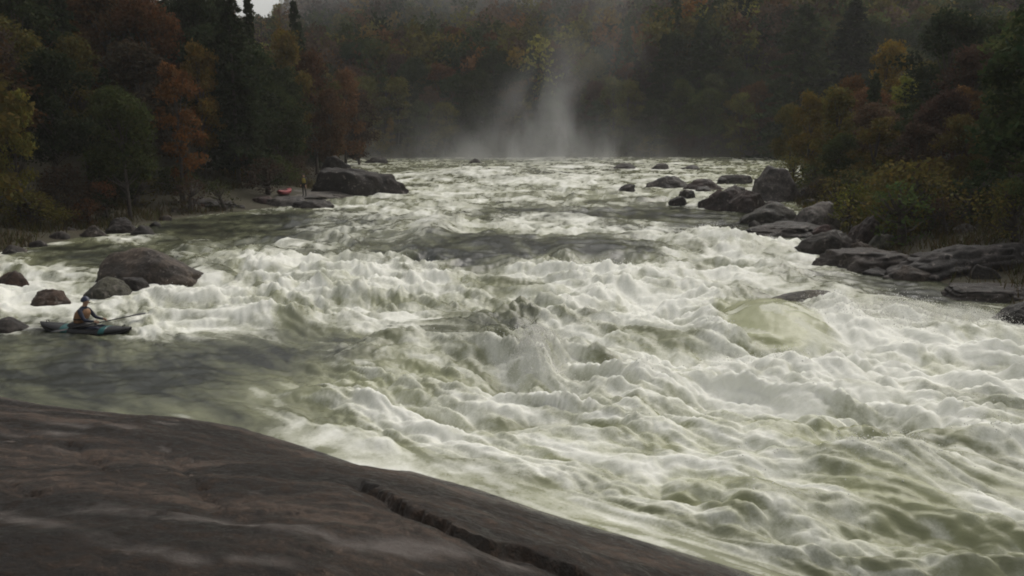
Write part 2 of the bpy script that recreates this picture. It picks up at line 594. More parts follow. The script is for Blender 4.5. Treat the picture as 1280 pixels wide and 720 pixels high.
def boulder(name, label, x0, x1, top, base, col, seed, depth=0.8, tilt=0.0, blocky=0.5, zb=0.0, level=5, group=None, foam=1.0, lean=0.0, rough=1.0, cat='boulder', flat=0.0, yaw=0.0):
    c = G((x0 + x1) / 2, base, zb)
    dist = math.hypot(c[1], CH - zb)
    hw = (x1 - x0) / 2 / F * dist * (1.1 if x1 - x0 > 20 else 1.0)
    hd = hw * depth
    c[1] += hd * 0.75
    # the picture height is height plus what is seen of the top
    h = max(0.12, (base - top) / F * dist - hd * 0.9 * (CH - zb) / dist)
    v, f = ico(level)
    r = np.random.default_rng(seed)
    v = v.copy()
    # blocky: cut with random planes
    for k in range(int(9 + 10 * blocky)):
        n = r.normal(size=3)
        n[2] = abs(n[2]) * 0.7
        n /= np.linalg.norm(n)
        o = r.uniform(0.62, 0.9)
        dd = v @ n - o
        v = v - np.outer(np.maximum(dd, 0) * (0.55 + 0.45 * blocky), n)
    if flat:
        v[:, 2] = np.where(v[:, 2] > 1 - flat, 1 - flat + (v[:, 2] - 1 + flat) * 0.2, v[:, 2])
    v = v / np.abs(v[:, :2]).max(0).mean()
    off = r.uniform(0, 50, 3)
    nz = 0.16 * perlin3(v * 1.4 + off, seed) + 0.10 * perlin3(v * 3.4 + off, seed + 1) + 0.05 * perlin3(v * 8 + off, seed + 2)
    if level >= 5:
        nz = nz + 0.014 * perlin3(v * 19 + off, seed + 3)
    if cat == 'rock slab':      # bedding planes stepping out of the slab's sides
        lay = v[:, 2] * 4.5 + 1.6 * perlin3(v * 1.1 + off, seed + 5)
        nz = nz + 0.07 * (np.abs((lay % 1) - 0.5) * 2) ** 0.5 - 0.035 + 0.05 * np.sign(perlin3(v * np.array([3.0, 3.0, 0.6]) + off, seed + 6))* sstep(0.02, .1, np.abs(perlin3(v * np.array([3.0, 3.0, 0.6]) + off, seed + 6)))
    v = v * (1 + rough * nz)[:, None]
    zt = v[:, 2].max()
    v[:, 2] = np.where(v[:, 2] > 0, v[:, 2] / zt * h, v[:, 2] * min(0.9, h))
    v[:, 0] *= hw
    v[:, 1] *= hd
    v[:, 2] = v[:, 2] * np.clip(1 - tilt * v[:, 0] / hw, 0.15, 2) / (1 + abs(tilt) * 0.75)
    v[:, 0] += lean * v[:, 2]
    cy, sy = math.cos(yaw), math.sin(yaw)
    v[:, :2] = v[:, :2] @ np.array([[cy, sy], [-sy, cy]])
    o = obj(name, mesh(name, v, f, M_ROCK), loc=c)
    o.color = (*[q * 0.62 for q in col], 1)
    tag(o, label, cat, group)
    if foam:
        ROCK_SPOTS.append((c[0], c[1], hw, hd, foam))
    return o


GREY, DARK, BROWN, RED, PALE, WET = (0.085, 0.075, 0.068), (0.036, 0.03, 0.027), (0.062, 0.047, 0.037), (0.066, 0.036, 0.032), (0.15, 0.13, 0.115), (0.045, 0.038, 0.033)
B = boulder
B('boulder', 'large smooth brown boulder sloping down to the right beside the kayaker', 98, 252, 289, 357, (0.1, 0.078, 0.062), 11, 0.5, 0.55, 0.35, foam=1.0, rough=0.7, yaw=-0.25)
B('boulder', 'long flat-topped dark boulder at the left shore behind the standing person', 384, 506, 206, 245, DARK, 12, 0.45, 0.18, 0.9, flat=0.45, foam=0.5)
B('boulder', 'dark boulder end poking out behind the long flat-topped boulder', 396, 446, 194, 226, DARK, 13, 0.7, 0, 0.7, foam=0.3)
B('boulder', 'pale grey boulder on the left bank among bushes left of the standing person', 296, 336, 211, 238, PALE, 14, 0.7, 0.1, 0.7, zb=0.4, foam=0)
B('boulder', 'small pale rock high on the left bank above the flat-topped boulder', 384, 408, 181, 192, PALE, 15, 0.7, 0, 0.6, zb=2.0, level=4, foam=0)
B('rock_slab', 'low dark rock slab at the left waterline left of the red kayak', 226, 296, 246, 263, WET, 16, 0.6, 0.1, 0.6, foam=0, flat=.3, cat='rock slab')
B('boulder', 'low reddish rock just left of the red kayak', 310, 342, 245, 257, RED, 17, 0.8, 0, 0.5, level=4, foam=0)
SLAB = B('rock_slab', 'thin wet rock slab under the standing person', 366, 414, 250, 261, WET, 18, 0.9, 0, 0.5, level=4, foam=0, flat=.5, cat='rock slab')
B('boulder', 'dark rock at left waterline above the big smooth boulder', 127, 168, 271, 291, DARK, 19, 0.7, 0, 0.6, foam=0.1)
B('boulder', 'dark pointed rock right of another rock above the big smooth boulder', 158, 191, 279, 295, DARK, 20, 0.7, 0.2, 0.7, level=4, foam=0.15)
B('boulder', 'small brown rock in the left bank edge left of two dark rocks', 96, 129, 281, 296, BROWN, 21, 0.8, 0, 0.5, level=4, foam=0.2)
B('boulder', 'reddish brown rock at the left frame edge in white water', -8, 29, 337, 361, (0.085, 0.05, 0.036), 22, 0.8, 0, 0.4, level=4, foam=0.7)
B('boulder', 'brown rounded rock directly behind the kayaker', 34, 82, 356, 382, (0.07, 0.046, 0.034), 23, 0.8, 0.35, 0.35, foam=0.8)
B('boulder', 'low olive grey rock awash between kayaker and big smooth boulder', 100, 156, 343, 372, (0.085, 0.08, 0.06), 24, 0.8, 0.05, 0.25, foam=0.6, rough=0.6)
B('boulder', 'small dark rock below the big smooth boulder', 146, 184, 344, 365, DARK, 25, 0.7, 0.1, 0.7, level=4, foam=0.6)
B('boulder', 'low brown rock at the left frame edge left of the kayaker', -20, 26, 394, 416, WET, 26, 0.9, 0.2, 0.3, level=4, foam=0.6)
B('rock_slab', 'wide pale grey rock shelf at the left shore behind the standing person', 286, 424, 239, 251, (0.13, 0.115, 0.1), 75, 0.9, 0, 0.4, foam=0, flat=.6, cat='rock slab')
# right hand rock garden
B('boulder', 'tall pointed grey boulder, highest of the right hand rock garden', 938, 1010, 206, 252, (0.1, 0.085, 0.078), 31, 0.8, 0.0, 0.75, foam=0.2, lean=-0.1)
B('boulder', 'square dark red boulder at the left end of the right hand rock garden', 882, 938, 231, 263, (0.05, 0.034, 0.031), 32, 0.7, 0, 0.95, foam=0.6)
B('boulder', 'sloping dark rock in front of the tall pointed grey boulder', 926, 1012, 245, 280, (0.055, 0.05, 0.042), 33, 0.6, -0.35, 0.6, foam=0.2)
B('boulder', 'pale rounded boulder beside the bushes on the right shore', 996, 1060, 245, 290, (0.17, 0.15, 0.135), 34, 0.75, -0.25, 0.5, foam=0)
B('boulder', 'flat grey rock in mid river left of the rock garden', 808, 860, 217, 235, GREY, 35, 0.7, -0.2, 0.6, foam=0.7)
B('boulder', 'flat rust grey rock between mid river rock and square red boulder', 856, 906, 221, 238, (0.075, 0.055, 0.05), 36, 0.7, -0.2, 0.6, foam=0.6)
B('boulder', 'small dark rock nearest in front of the flat rust grey rock', 839, 861, 245, 257, DARK, 37, 0.8, 0, 0.5, level=4, foam=0.8)
B('boulder', 'small dark rock touching the flat rust grey rock', 850, 872, 236, 248, DARK, 38, 0.8, 0.1, 0.5, level=4, foam=0.7)
B('boulder', 'small peaked rock far upstream right of the mist', 814, 838, 204, 212, GREY, 39, 0.7, 0, 0.6, level=4, foam=0.7)
B('boulder', 'low long rock far upstream left of the tall pointed boulder', 853, 877, 206, 212, GREY, 40, 0.7, 0, 0.6, level=4, foam=0.6)
B('boulder', 'small dark rock alone in mid river left of the rock garden', 772, 797, 229, 239, DARK, 41, 0.8, -0.1, 0.5, level=4, foam=0.9)
B('boulder', 'dark flat rock between the tall pointed boulder and upstream water', 902, 944, 217, 228, WET, 42, 0.7, -0.1, 0.6, level=4, foam=0.3)
B('boulder', 'low rock far upstream under the mist edge', 766, 794, 204, 211, GREY, 43, 0.7, 0, 0.5, level=4, foam=0.8)
B('boulder', 'dark low rock far upstream behind the long flat-topped boulder', 456, 486, 196, 204, WET, 44, 0.7, 0, 0.5, level=4, foam=0.8)
B('boulder', 'small rock far upstream in the middle of the river', 585, 603, 198, 204, GREY, 45, 0.7, 0, 0.5, level=4, foam=0.8)
B('boulder', 'dark wet rock at the right waterline below the pale boulder', 1005, 1078, 284, 320, WET, 46, 0.7, -0.1, 0.5, foam=0.3)
B('boulder', 'dark reddish rock under the bushes of the right shore', 1062, 1108, 268, 310, (0.05, 0.034, 0.03), 47, 0.8, 0, 0.7, foam=0.1)
B('boulder', 'small olive rock right of the dark reddish rock under the bushes', 1088, 1122, 291, 316, (0.08, 0.075, 0.055), 48, 0.8, 0, 0.6, level=4, foam=0.3)
B('rock_slab', 'huge dark layered slab at the right frame edge', 1136, 1330, 296, 352, (0.05, 0.043, 0.04), 49, 0.55, -0.1, 0.8, foam=0.2, flat=.35, cat='rock slab', level=6)
B('boulder', 'pale rock on the right bank behind the bushes', 1186, 1248, 224, 254, PALE, 50, 0.7, 0.1, 0.6, zb=1.0, foam=0)
B('boulder', 'small pale rock on the right bank above the huge layered slab', 1196, 1224, 278, 292, PALE, 51, 0.7, 0, 0.6, zb=0.8, level=4, foam=0)
B('rock_slab', 'smooth wet brown slab with water sheeting off at the right shore', 1186, 1320, 354, 378, (0.06, 0.05, 0.044), 52, 0.6, 0.0, 0.3, foam=0.2, flat=.5, rough=0.6, cat='rock slab', level=6)
B('boulder', 'dark brown rock at the right frame edge below the wet brown slab', 1252, 1310, 376, 404, WET, 53, 0.7, 0.0, 0.5, foam=0.6)
B('boulder', 'rounded rock with water pouring over it behind the green hole', 968, 1078, 360, 380, (0.1, 0.09, 0.07), 54, 0.5, 0.15, 0.3, foam=0.35, rough=0.6)
B('rock_slab', 'low wet brown shelf in front of the pale rounded boulder', 940, 1050, 274, 296, WET, 71, 0.8, -0.2, 0.4, foam=0, flat=.4, cat='rock slab')
B('rock_slab', 'dark wet shelf between the waterline rocks and the huge layered slab', 1040, 1170, 306, 340, (0.06, 0.05, 0.044), 72, 0.8, -0.1, 0.4, foam=0.1, flat=.45, cat='rock slab')
B('boulder', 'dark angular block wedged under the tall pointed grey boulder', 1004, 1040, 222, 252, DARK, 73, 0.8, 0.1, 0.9, foam=0)
B('boulder', 'wide rust brown block between square red boulder and sloping dark rock', 912, 964, 236, 266, (0.06, 0.043, 0.038), 74, 0.7, 0, 0.85, foam=0)
# smaller shore stones, each its own
ORD = ['first', 'second', 'third', 'fourth', 'fifth', 'sixth', 'seventh', 'eighth', 'ninth', 'tenth', 'eleventh', 'twelfth', 'thirteenth', 'fourteenth', 'fifteenth', 'sixteenth', 'seventeenth', 'eighteenth', 'nineteenth', 'twentieth', 'twenty-first', 'twenty-second', 'twenty-third', 'twenty-fourth', 'twenty-fifth', 'twenty-sixth', 'twenty-seventh', 'twenty-eighth', 'twenty-ninth', 'thirtieth', 'thirty-first', 'thirty-second', 'thirty-third', 'thirty-fourth', 'thirty-fifth', 'thirty-sixth', 'thirty-seventh', 'thirty-eighth', 'thirty-ninth'] + ['fortieth'] + ['forty-' + q for q in ('first', 'second', 'third', 'fourth', 'fifth', 'sixth', 'seventh', 'eighth', 'ninth')] + ['fiftieth'] + ['fifty-' + q for q in ('first', 'second', 'third', 'fourth', 'fifth', 'sixth', 'seventh', 'eighth', 'ninth')] + ['sixtieth'] + ['sixty-' + q for q in ('first', 'second', 'third', 'fourth', 'fifth', 'sixth', 'seventh', 'eighth', 'ninth')]
jum = [(948, 262, 17), (972, 272, 20), (1030, 296, 18), (1052, 306, 15), (1082, 320, 20), (1106, 328, 14), (1128, 338, 17), (1148, 352, 20), (1022, 258, 16), (1076, 292, 15), (1120, 304, 18), (1160, 300, 16), (1100, 346, 18), (918, 252, 12), (898, 246, 10), (880, 240, 11), (1190, 352, 22), (1236, 356, 24)]
for i, (px, py, w) in enumerate(sorted(jum)):
    B('boulder', f'dark jumbled rock along the right waterline, {ORD[i]} from the left', px - w, px + w, py - w * (0.7 + 0.5 * ((i * 7) % 5) / 4), py, [DARK, WET, BROWN, RED, GREY][(i * 3) % 5], 170 + i, 0.8, 0.15 * ((i % 3) - 1), 0.9, level=4, foam=0.12, group='jumbled rocks along the right waterline')
shore = [(12, 318, 16), (44, 309, 12), (70, 300, 15), (84, 292, 11), (110, 284, 10), (192, 283, 8), (206, 276, 9), (216, 268, 11), (240, 264, 9), (300, 262, 8)]
for i, (px, py, w) in enumerate(sorted(shore)):
    B('stone', f'small dark stone along the left waterline, {ORD[i]} from the left', px - w, px + w, py - w * 0.8, py, random.choice([DARK, WET, BROWN]), 100 + i, 0.8, 0, 0.5, level=3, foam=0, group='stones along the left waterline', cat='stone')
shore = [(905, 229, 9), (925, 240, 8), (944, 283, 9), (1060, 322, 12), (1126, 322, 12), (1150, 268, 14), (1096, 262, 10), (1020, 232, 12), (1046, 240, 10), (1232, 300, 16), (1270, 262, 18)]
for i, (px, py, w) in enumerate(sorted(shore)):
    c = G(px, py)
    zb = max(0, gz(c[0], c[1]))
    c = G(px, py, zb)
    B('stone', f'small stone among the right shore rocks, {ORD[i]} from the left', px - w, px + w, py - w * 0.85, py, random.choice([DARK, GREY, BROWN]), 140 + i, 0.8, 0, 0.6, zb=max(0, gz(c[0], c[1])), level=3, foam=0, group='stones along the right shore', cat='stone')

# ------------------------------------------------------------------ water
r0 = np.linspace(5.5 ** -0.5, 178 ** -0.5, 860) ** -2
a0 = np.radians(np.linspace(-52, 52, 1150))
wr, wa = np.meshgrid(r0, a0, indexing='ij')
wx, wy = wr * np.sin(wa), wr * np.cos(wa)
wsd = river_sd(wx, wy)


def ell(px, py, rx, ry, x, y, p=2):
    c = G(px, py)
    a = rx / F * c[1]
    y1, y2 = G(px, max(py - ry, 180))[1], G(px, py + ry)[1]
    b = (y1 - y2) / 2
    cy = (y1 + y2) / 2
    q = ((x - c[0]) / a) ** 2 + ((y - cy) / b) ** 2
    return np.exp(-q ** (p / 2))


vv = wx - np.maximum(0, 42 - wy) ** 2 / 55.0       # across the flow
uu = wy
wxv = 0.9 * perlin2(vv / 4.2, uu / 4.2, 201) + 0.35 * perlin2(vv / 1.7, uu / 1.7, 203)
wyv = 0.9 * perlin2(vv / 4.2, uu / 4.2, 202) + 0.35 * perlin2(vv / 1.7, uu / 1.7, 204)
V1, U1 = vv + wxv, uu + wyv

FO = 0.48 - 0.25 * sstep(48, 100, wy)      # foam
IN = np.full(wx.shape, 0.85)      # roughness of the water
AE = np.full(wx.shape, 0.65)      # bubbles in the water
FAR = sstep(75, 120, wy)

# (px, py, rx, ry, foam, roughness, bubbles)
ZONES = [
    (150, 480, 330, 75, 0.00, 0.06, 0.06, 4), (0, 440, 130, 60, 0.0, 0.07, 0.05, 4), (330, 515, 170, 50, 0.06, 0.12, 0.32, 3),
    (290, 285, 165, 25, 0.0, 0.18, 0.08, 3), (120, 320, 110, 18, 0.12, 0.2, 0.15, 3),
    (520, 322, 165, 28, 0.12, 0.55, 0.12, 4), (610, 315, 75, 24, -0.1, 0.3, 0.08, 4), (745, 318, 95, 25, -0.1, 0.22, 0.08, 4),
    (860, 275, 150, 23, 0.02, 0.25, 0.1, 4), (1000, 292, 120, 15, -0.05, 0.10, 0.08, 3), (660, 268, 90, 14, 0.25, 0.5, 0.2, 2),
    (610, 420, 120, 32, 0.14, 0.8, 0.18, 3), (420, 282, 70, 18, 0.3, 0.55, 0.2, 2),
    (1160, 362, 130, 24, -0.15, 0.08, 0.12, 4), (1030, 345, 70, 16, 0.2, 0.3, 0.2, 2),
    (360, 365, 160, 42, 0.78, 1.0, 0.8, 3), (770, 362, 140, 32, 0.78, 1.0, 0.8, 3), (1170, 450, 190, 55, 1.0, 0.8, 0.95, 3),
    (960, 500, 170, 50, 0.62, 0.9, 0.9, 2), (1000, 610, 300, 90, 0.52, 0.9, 0.85, 2), (670, 465, 60, 32, 0.8, 1.1, 0.9, 2),
    (520, 490, 150, 50, 0.5, 0.75, 0.8, 2), (900, 315, 70, 20, 0.75, 0.9, 0.7, 2), (940, 330, 60, 20, 0.6, 0.8, 0.6, 2),
    (966, 413, 64, 24, 0.10, 0.10, 1.15, 6), (720, 570, 230, 34, 0.42, 0.7, 0.85, 2), (1140, 650, 80, 40, 0.12, 0.5, 0.75, 2),
    (600, 605, 150, 16, 0.22, 0.4, 0.7, 2), (640, 225, 150, 12, 0.6, 0.8, 0.5, 2), (740, 208, 90, 9, 0.5, 0.8, 0.5, 2),
    (820, 290, 50, 12, 0.5, 0.6, 0.4, 2), (100, 350, 130, 14, 0.55, 0.5, 0.5, 2), (60, 385, 120, 16, 0.65, 0.45, 0.6, 2), (230, 395, 90, 22, 0.55, 0.6, 0.6, 2),
]
for px, py, rx, ry, f, i, a, p in ZONES:
    w = ell(px, py, rx, ry, wx, wy, p)
    FO, IN, AE = FO + (f - FO) * w, IN + (i - IN) * w, AE + (a - AE) * w
FO = FO + 0.5 * (ell(884, 415, 20, 28, wx, wy) + ell(1060, 415, 34, 26, wx, wy) + ell(960, 452, 100, 12, wx, wy))
lip = np.exp(-(np.maximum(wsd, 0) / 1.1) ** 2) * (seg_dist(wx, wy, SHORE_ONLY, False) < 4) * sstep(-4, 0, wx)
FO = FO + (0.12 - FO) * lip * 0.85
AE = AE + (0.55 - AE) * lip
for x, y, hw, hd, fo in ROCK_SPOTS:
    q = ((wx - x) / (hw * 1.15 + 0.3)) ** 2 + ((wy - y) / (hd * 1.25 + 0.6)) ** 2
    q2 = ((wx - x - 0.3 * hw) / (hw * 1.2)) ** 2 + ((wy - y + hd + 0.9 * hw) / (hw * 1.3)) ** 2
    w = np.maximum(np.exp(-q ** 2), 0.6 * np.exp(-q2)) * fo * 0.8
    FO = FO + (0.8 - FO) * w * 0.75
    IN = IN * (1 - 0.65 * np.exp(-q))
edge = np.exp(-((wsd - 0.1) / 0.12) ** 2) * (seg_dist(wx, wy, SHORE_ONLY, False) < 0.7) * sstep(-3, 2, wx)
lowf = perlin2(vv / 9.0 + 3.1, uu / 7.5, 471) + 0.6 * perlin2(vv / 4.4, uu / 3.8, 472)
live = sstep(0.15, 0.5, IN)
FO = FO + 0.30 * lowf * live * sstep(0.05, 0.3, FO)
IN = IN * (1 + 0.55 * perlin2(vv / 8.0, uu / 6.0, 473) * live)
AE = AE + 0.18 * lowf * live
cal = sstep(0.0, 1.4, wsd)
IN = IN * (0.15 + 0.85 * cal)


def ridge(x, y, s):
    return 1 - np.abs(perlin2(x, y, s)) * 2


def puff(x, y, s):
    return np.abs(perlin2(x, y, s)) * 2


big = 0.5 * perlin2(V1 / 6.5, U1 / 4.6, 301) + 0.65 * ridge(V1 / 5.2, U1 / 3.4, 302) - 0.3
med = puff(V1 / 1.9, U1 / 1.6, 303) + 0.45 * ridge(V1 / 1.7, U1 / 1.9, 309) - 0.7
sm = puff(V1 / 0.95, U1 / 0.85, 304)
ss = puff(V1 / 0.46, U1 / 0.42, 305)
s3 = puff(vv / 0.22 + wxv, uu / 0.22 + wyv, 306)
s4 = perlin2(vv / 0.11, uu / 0.11, 307)
IN = IN * (1 - 0.55 * sstep(48, 110, wy))
soft = np.clip(30 / np.maximum(wy, 1), 0.3, 1)
H = IN * (0.66 * big + 0.20 * med + soft * (0.17 * (sm - 0.4) + 0.09 * (ss - 0.4) + 0.04 * (s3 - 0.4) + 0.01 * s4))
rip = perlin2(wx / 1.3 + wy * 0.3, wy / 0.6, 311) * 0.04 + perlin2(wx / 0.5, wy / 0.28, 312) * 0.026 + perlin2(wx / 0.22, wy / 0.15, 313) * 0.012
H = H + rip * (1.1 - np.clip(IN, 0, 1))
BUMPS = [(670, 462, 28, 18, 0.75), (543, 292, 26, 12, 0.7), (605, 312, 60, 16, 0.45), (745, 314, 80, 16, 0.45), (706, 330, 22, 10, 0.55),
         (290, 335, 70, 18, 0.45), (430, 350, 70, 18, 0.4), (770, 355, 90, 16, 0.45), (890, 308, 60, 14, 0.5), (1120, 395, 60, 14, 0.4), (1110, 610, 90, 36, 0.55),
         (620, 222, 90, 9, 0.9), (925, 622, 60, 25, 0.3), (360, 400, 60, 15, 0.3), (560, 350, 50, 12, 0.35), (1240, 560, 90, 30, 0.35), (780, 470, 70, 22, 0.3), (1000, 520, 90, 26, 0.35), (1022, 366, 60, 12, 0.32), (1055, 405, 24, 18, 0.5), (886, 412, 18, 18, 0.4)]
for px, py, rx, ry, a in BUMPS:
    H = H + a * ell(px, py, rx, ry, wx, wy)
# the rounded green pour-over, the hole below it and the pile of foam that follows
H = H + 0.75 * ell(966, 407, 62, 20, wx, wy, 2.6) - 0.40 * ell(950, 443, 80, 10, wx, wy) + 0.35 * ell(960, 466, 90, 12, wx, wy)
# crests torn into ragged tongues
torn = np.maximum(perlin2(vv / 0.30 + 2 * wxv, uu / 0.26 + 2 * wyv, 491), 0) ** 1.3 + 0.6 * np.maximum(perlin2(vv / 0.15, uu / 0.13, 492), 0) ** 1.3
H = H + 0.2 * torn * sstep(0.15, 0.7, H) * sstep(0.3, 0.6, FO) * np.clip(36 / wy, 0.3, 1)
H = H * (0.1 + 0.9 * cal)
hn = np.clip((0.52 * big + 0.36 * med + 0.2 * (sm - 0.4)) * 1.1 + 0.35, 0, 1)
st = fbm2(V1 / 1.6, U1 / 3.2, 401, 5, 0.6)
fine = fbm2(V1 / 0.5, U1 / 0.7, 421, 4, 0.6)
lace = ridge(V1 / 0.9, U1 / 1.2, 431) * 0.6 + ridge(V1 / 0.4, U1 / 0.5, 432) * 0.4
wisp = ridge(vv / 1.5 + 1.3 * wxv, uu / 2.6 + 1.3 * wyv, 451) * 0.55 + ridge(vv / 0.6 + 1.6 * wxv, uu / 1.0 + 1.6 * wyv, 452) * 0.45
fo = FO * 1.1 - 0.06 + (0.30 * (hn - 0.45) + 0.24 * st + 0.34 * fbm2(V1 / 3.0, U1 / 4.6, 461, 4, 0.55) + 0.22 * fine + 0.2 * (lace - 0.45) + 0.3 * (wisp - 0.45)) * (0.2 + 0.8 * sstep(0.0, 0.35, FO))
foam = sstep(0.10, 1.0, fo)
foam = np.maximum(foam, 0.75 * edge * sstep(-0.1, 0.5, fine + 0.2))
# thin foam streaks drifting on the eddy margin
foam = np.maximum(foam, 0.5 * sstep(0.25, 0.6, fbm2(V1 / 1.1, U1 / 1.6, 441, 4) * (0.2 + AE)) * sstep(0.05, 0.3, AE))
ae = np.clip(AE + 0.25 * st + 0.1 * fine, 0, 1)
keepw = wsd > -2.5
wf = grid_faces(*wx.shape)
wf = wf[keepw.reshape(-1)[wf].all(1)]


def water_material():
    m, nt, b = mat('river_water')
    L = nt.links.new
    af = N(nt, 'ShaderNodeAttribute', attribute_name='foam')
    aa_ = N(nt, 'ShaderNodeAttribute', attribute_name='bubbles')
    ge = N(nt, 'ShaderNodeNewGeometry')
    n1 = N(nt, 'ShaderNodeTexNoise', i_Scale=6.0, i_Detail=8, i_Roughness=0.75)
    L(ge.outputs['Position'], n1.inputs['Vector'])
    # torn, lacy edges where foam and clear water meet
    n2 = N(nt, 'ShaderNodeTexNoise', i_Scale=19.0, i_Detail=6, i_Roughness=0.7)
    L(ge.outputs['Position'], n2.inputs['Vector'])
    mixn = N(nt, 'ShaderNodeMath', operation='MULTIPLY_ADD')
    L(n2.outputs['Fac'], mixn.inputs[0])
    mixn.inputs[1].default_value = 0.6
    L(n1.outputs['Fac'], mixn.inputs[2])
    j = N(nt, 'ShaderNodeMath', operation='MULTIPLY_ADD')
    L(mixn.outputs[0], j.inputs[0])
    j.inputs[1].default_value = 1.25
    j.inputs[2].default_value = -1.0
    s = N(nt, 'ShaderNodeMapRange', i_From_Min=0.02, i_From_Max=0.3)
    L(af.outputs['Fac'], s.inputs['Value'])
    s2 = N(nt, 'ShaderNodeMapRange', i_From_Min=1.1, i_From_Max=0.5, i_To_Min=0.25)
    L(af.outputs['Fac'], s2.inputs['Value'])
    k0 = N(nt, 'ShaderNodeMath', operation='MULTIPLY')
    L(s.outputs[0], k0.inputs[0])
    L(s2.outputs[0], k0.inputs[1])
    k = N(nt, 'ShaderNodeMath', operation='MULTIPLY')
    L(j.outputs[0], k.inputs[0])
    L(k0.outputs[0], k.inputs[1])
    f = N(nt, 'ShaderNodeMath', operation='ADD', use_clamp=True)
    L(af.outputs['Fac'], f.inputs[0])
    L(k.outputs[0], f.inputs[1])
    c1 = N(nt, 'ShaderNodeMix', data_type='RGBA')
    c1.inputs[6].default_value = (0.030, 0.033, 0.026, 1)
    c1.inputs[7].default_value = (0.37, 0.38, 0.225, 1)
    L(aa_.outputs['Fac'], c1.inputs['Factor'])
    c2 = N(nt, 'ShaderNodeMix', data_type='RGBA')
    L(f.outputs[0], c2.inputs['Factor'])
    L(c1.outputs[2], c2.inputs[6])
    c2.inputs[7].default_value = (0.8, 0.8, 0.73, 1)
    L(c2.outputs[2], b.inputs['Base Color'])
    r = N(nt, 'ShaderNodeMapRange', i_To_Min=0.12, i_To_Max=0.75, i_From_Max=0.6)
    L(f.outputs[0], r.inputs['Value'])
    L(r.outputs[0], b.inputs['Roughness'])
    b.inputs['IOR'].default_value = 1.33
    sw = N(nt, 'ShaderNodeMath', operation='MULTIPLY')
    L(f.outputs[0], sw.inputs[0])
    sw.inputs[1].default_value = 0.2
    L(sw.outputs[0], b.inputs['Subsurface Weight'])
    b.inputs['Subsurface Radius'].default_value = (1.0, 1.0, 0.85)
    b.inputs['Subsurface Scale'].default_value = 0.18
    bp = N(nt, 'ShaderNodeBump', i_Strength=0.3, i_Distance=0.05)
    L(mixn.outputs[0], bp.inputs['Height'])
    L(bp.outputs['Normal'], b.inputs['Normal'])
    return m


used = np.zeros(wx.size, bool)
used[wf.ravel()] = True
remap = np.cumsum(used) - 1
wme = mesh('river', np.stack([wx, wy, H], -1).reshape(-1, 3)[used], remap[wf], water_material())
for nm, arr in (('foam', foam), ('bubbles', ae)):
    at = wme.attributes.new(nm, 'FLOAT', 'POINT')
    at.data.foreach_set('value', arr.ravel()[used].astype(np.float32))
tag(obj('river', wme), 'churning white and olive green river water filling the gorge', kind='structure')

# spray thrown up from the crests
gyy, gxx = np.gradient(H)
score = foam * sstep(0.25, 0.8, H) * (wsd > 1.2) * (wy < 95)
score = score * (wr ** 0.5)
for px, py, rx, ry, k in [(670, 448, 30, 18, 40), (543, 284, 26, 10, 20), (1130, 398, 80, 12, 30), (1215, 398, 60, 10, 25), (240, 335, 40, 14, 4), (720, 325, 40, 12, 4), (890, 300, 60, 10, 3), (960, 448, 70, 10, 4)]:
    score = score + k * 1.2 * ell(px, py, rx, ry, wx, wy) * (foam > 0.35)
pr = score.ravel() / score.sum()
NS = 22000
idx = rng.choice(len(pr), NS, p=pr)
lvl = rng.exponential(0.09, NS)
pos = np.stack([wx.ravel()[idx] + rng.normal(0, 0.06, NS), wy.ravel()[idx] + rng.normal(0, 0.08, NS), H.ravel()[idx] + lvl], -1)
siz = rng.uniform(0.005, 0.017, NS) * np.exp(-lvl * 1.0)
ov = np.array([(1, 0, 0), (-1, 0, 0), (0, 1, 0), (0, -1, 0), (0, 0, 1), (0, 0, -1)], float)
of = np.array([(0, 2, 4), (2, 1, 4), (1, 3, 4), (3, 0, 4), (2, 0, 5), (1, 2, 5), (3, 1, 5), (0, 3, 5)])
sv = pos[:, None, :] + ov[None] * siz[:, None, None] * rng.uniform(0.6, 1.6, (NS, 1, 3))
sf = (np.arange(NS) * 6)[:, None, None] + of[None]
tag(obj('spray', mesh('spray', sv.reshape(-1, 3), sf.reshape(-1, 3), simple('foam_drops', (0.78, 0.77, 0.73), 0.6))), 'droplets thrown up from the breaking wave crests', kind='stuff')

# ------------------------------------------------------------------ trees
def leaf_quads(c, size, r, elong=1.4, up=0.25):
    n = len(c)
    a = r.normal(size=(n, 3))
    a /= np.linalg.norm(a, axis=1)[:, None]
    b = np.cross(a, r.normal(size=(n, 3)))
    b /= np.linalg.norm(b, axis=1)[:, None]
    s = size * r.uniform(0.6, 1.3, n)[:, None]
    q = np.stack([c - a * s * elong * .5, c + b * s * .5 * 0.8, c + a * s * elong * .5, c - b * s * .5 * 0.8], 1)
    return q.reshape(-1, 3), np.arange(n * 4).reshape(n, 4)


def crown_mesh(name, c, tint, size, seed, elong=1.4):
    r = np.random.default_rng(seed)
    v, f = leaf_quads(c, size, r, elong)
    me = mesh(name, v, f, M_LEAF, smooth=False)
    at = me.attributes.new('tint', 'FLOAT_COLOR', 'FACE')
    t = tint * r.uniform(0.75, 1.25, len(tint))
    hue = r.normal(0, 0.1, len(tint))
    at.data.foreach_set('color', np.stack([t * (1 + hue), t, t * (1 - 0.5 * hue), np.ones(len(t))], -1).astype(np.float32).ravel())
    return me


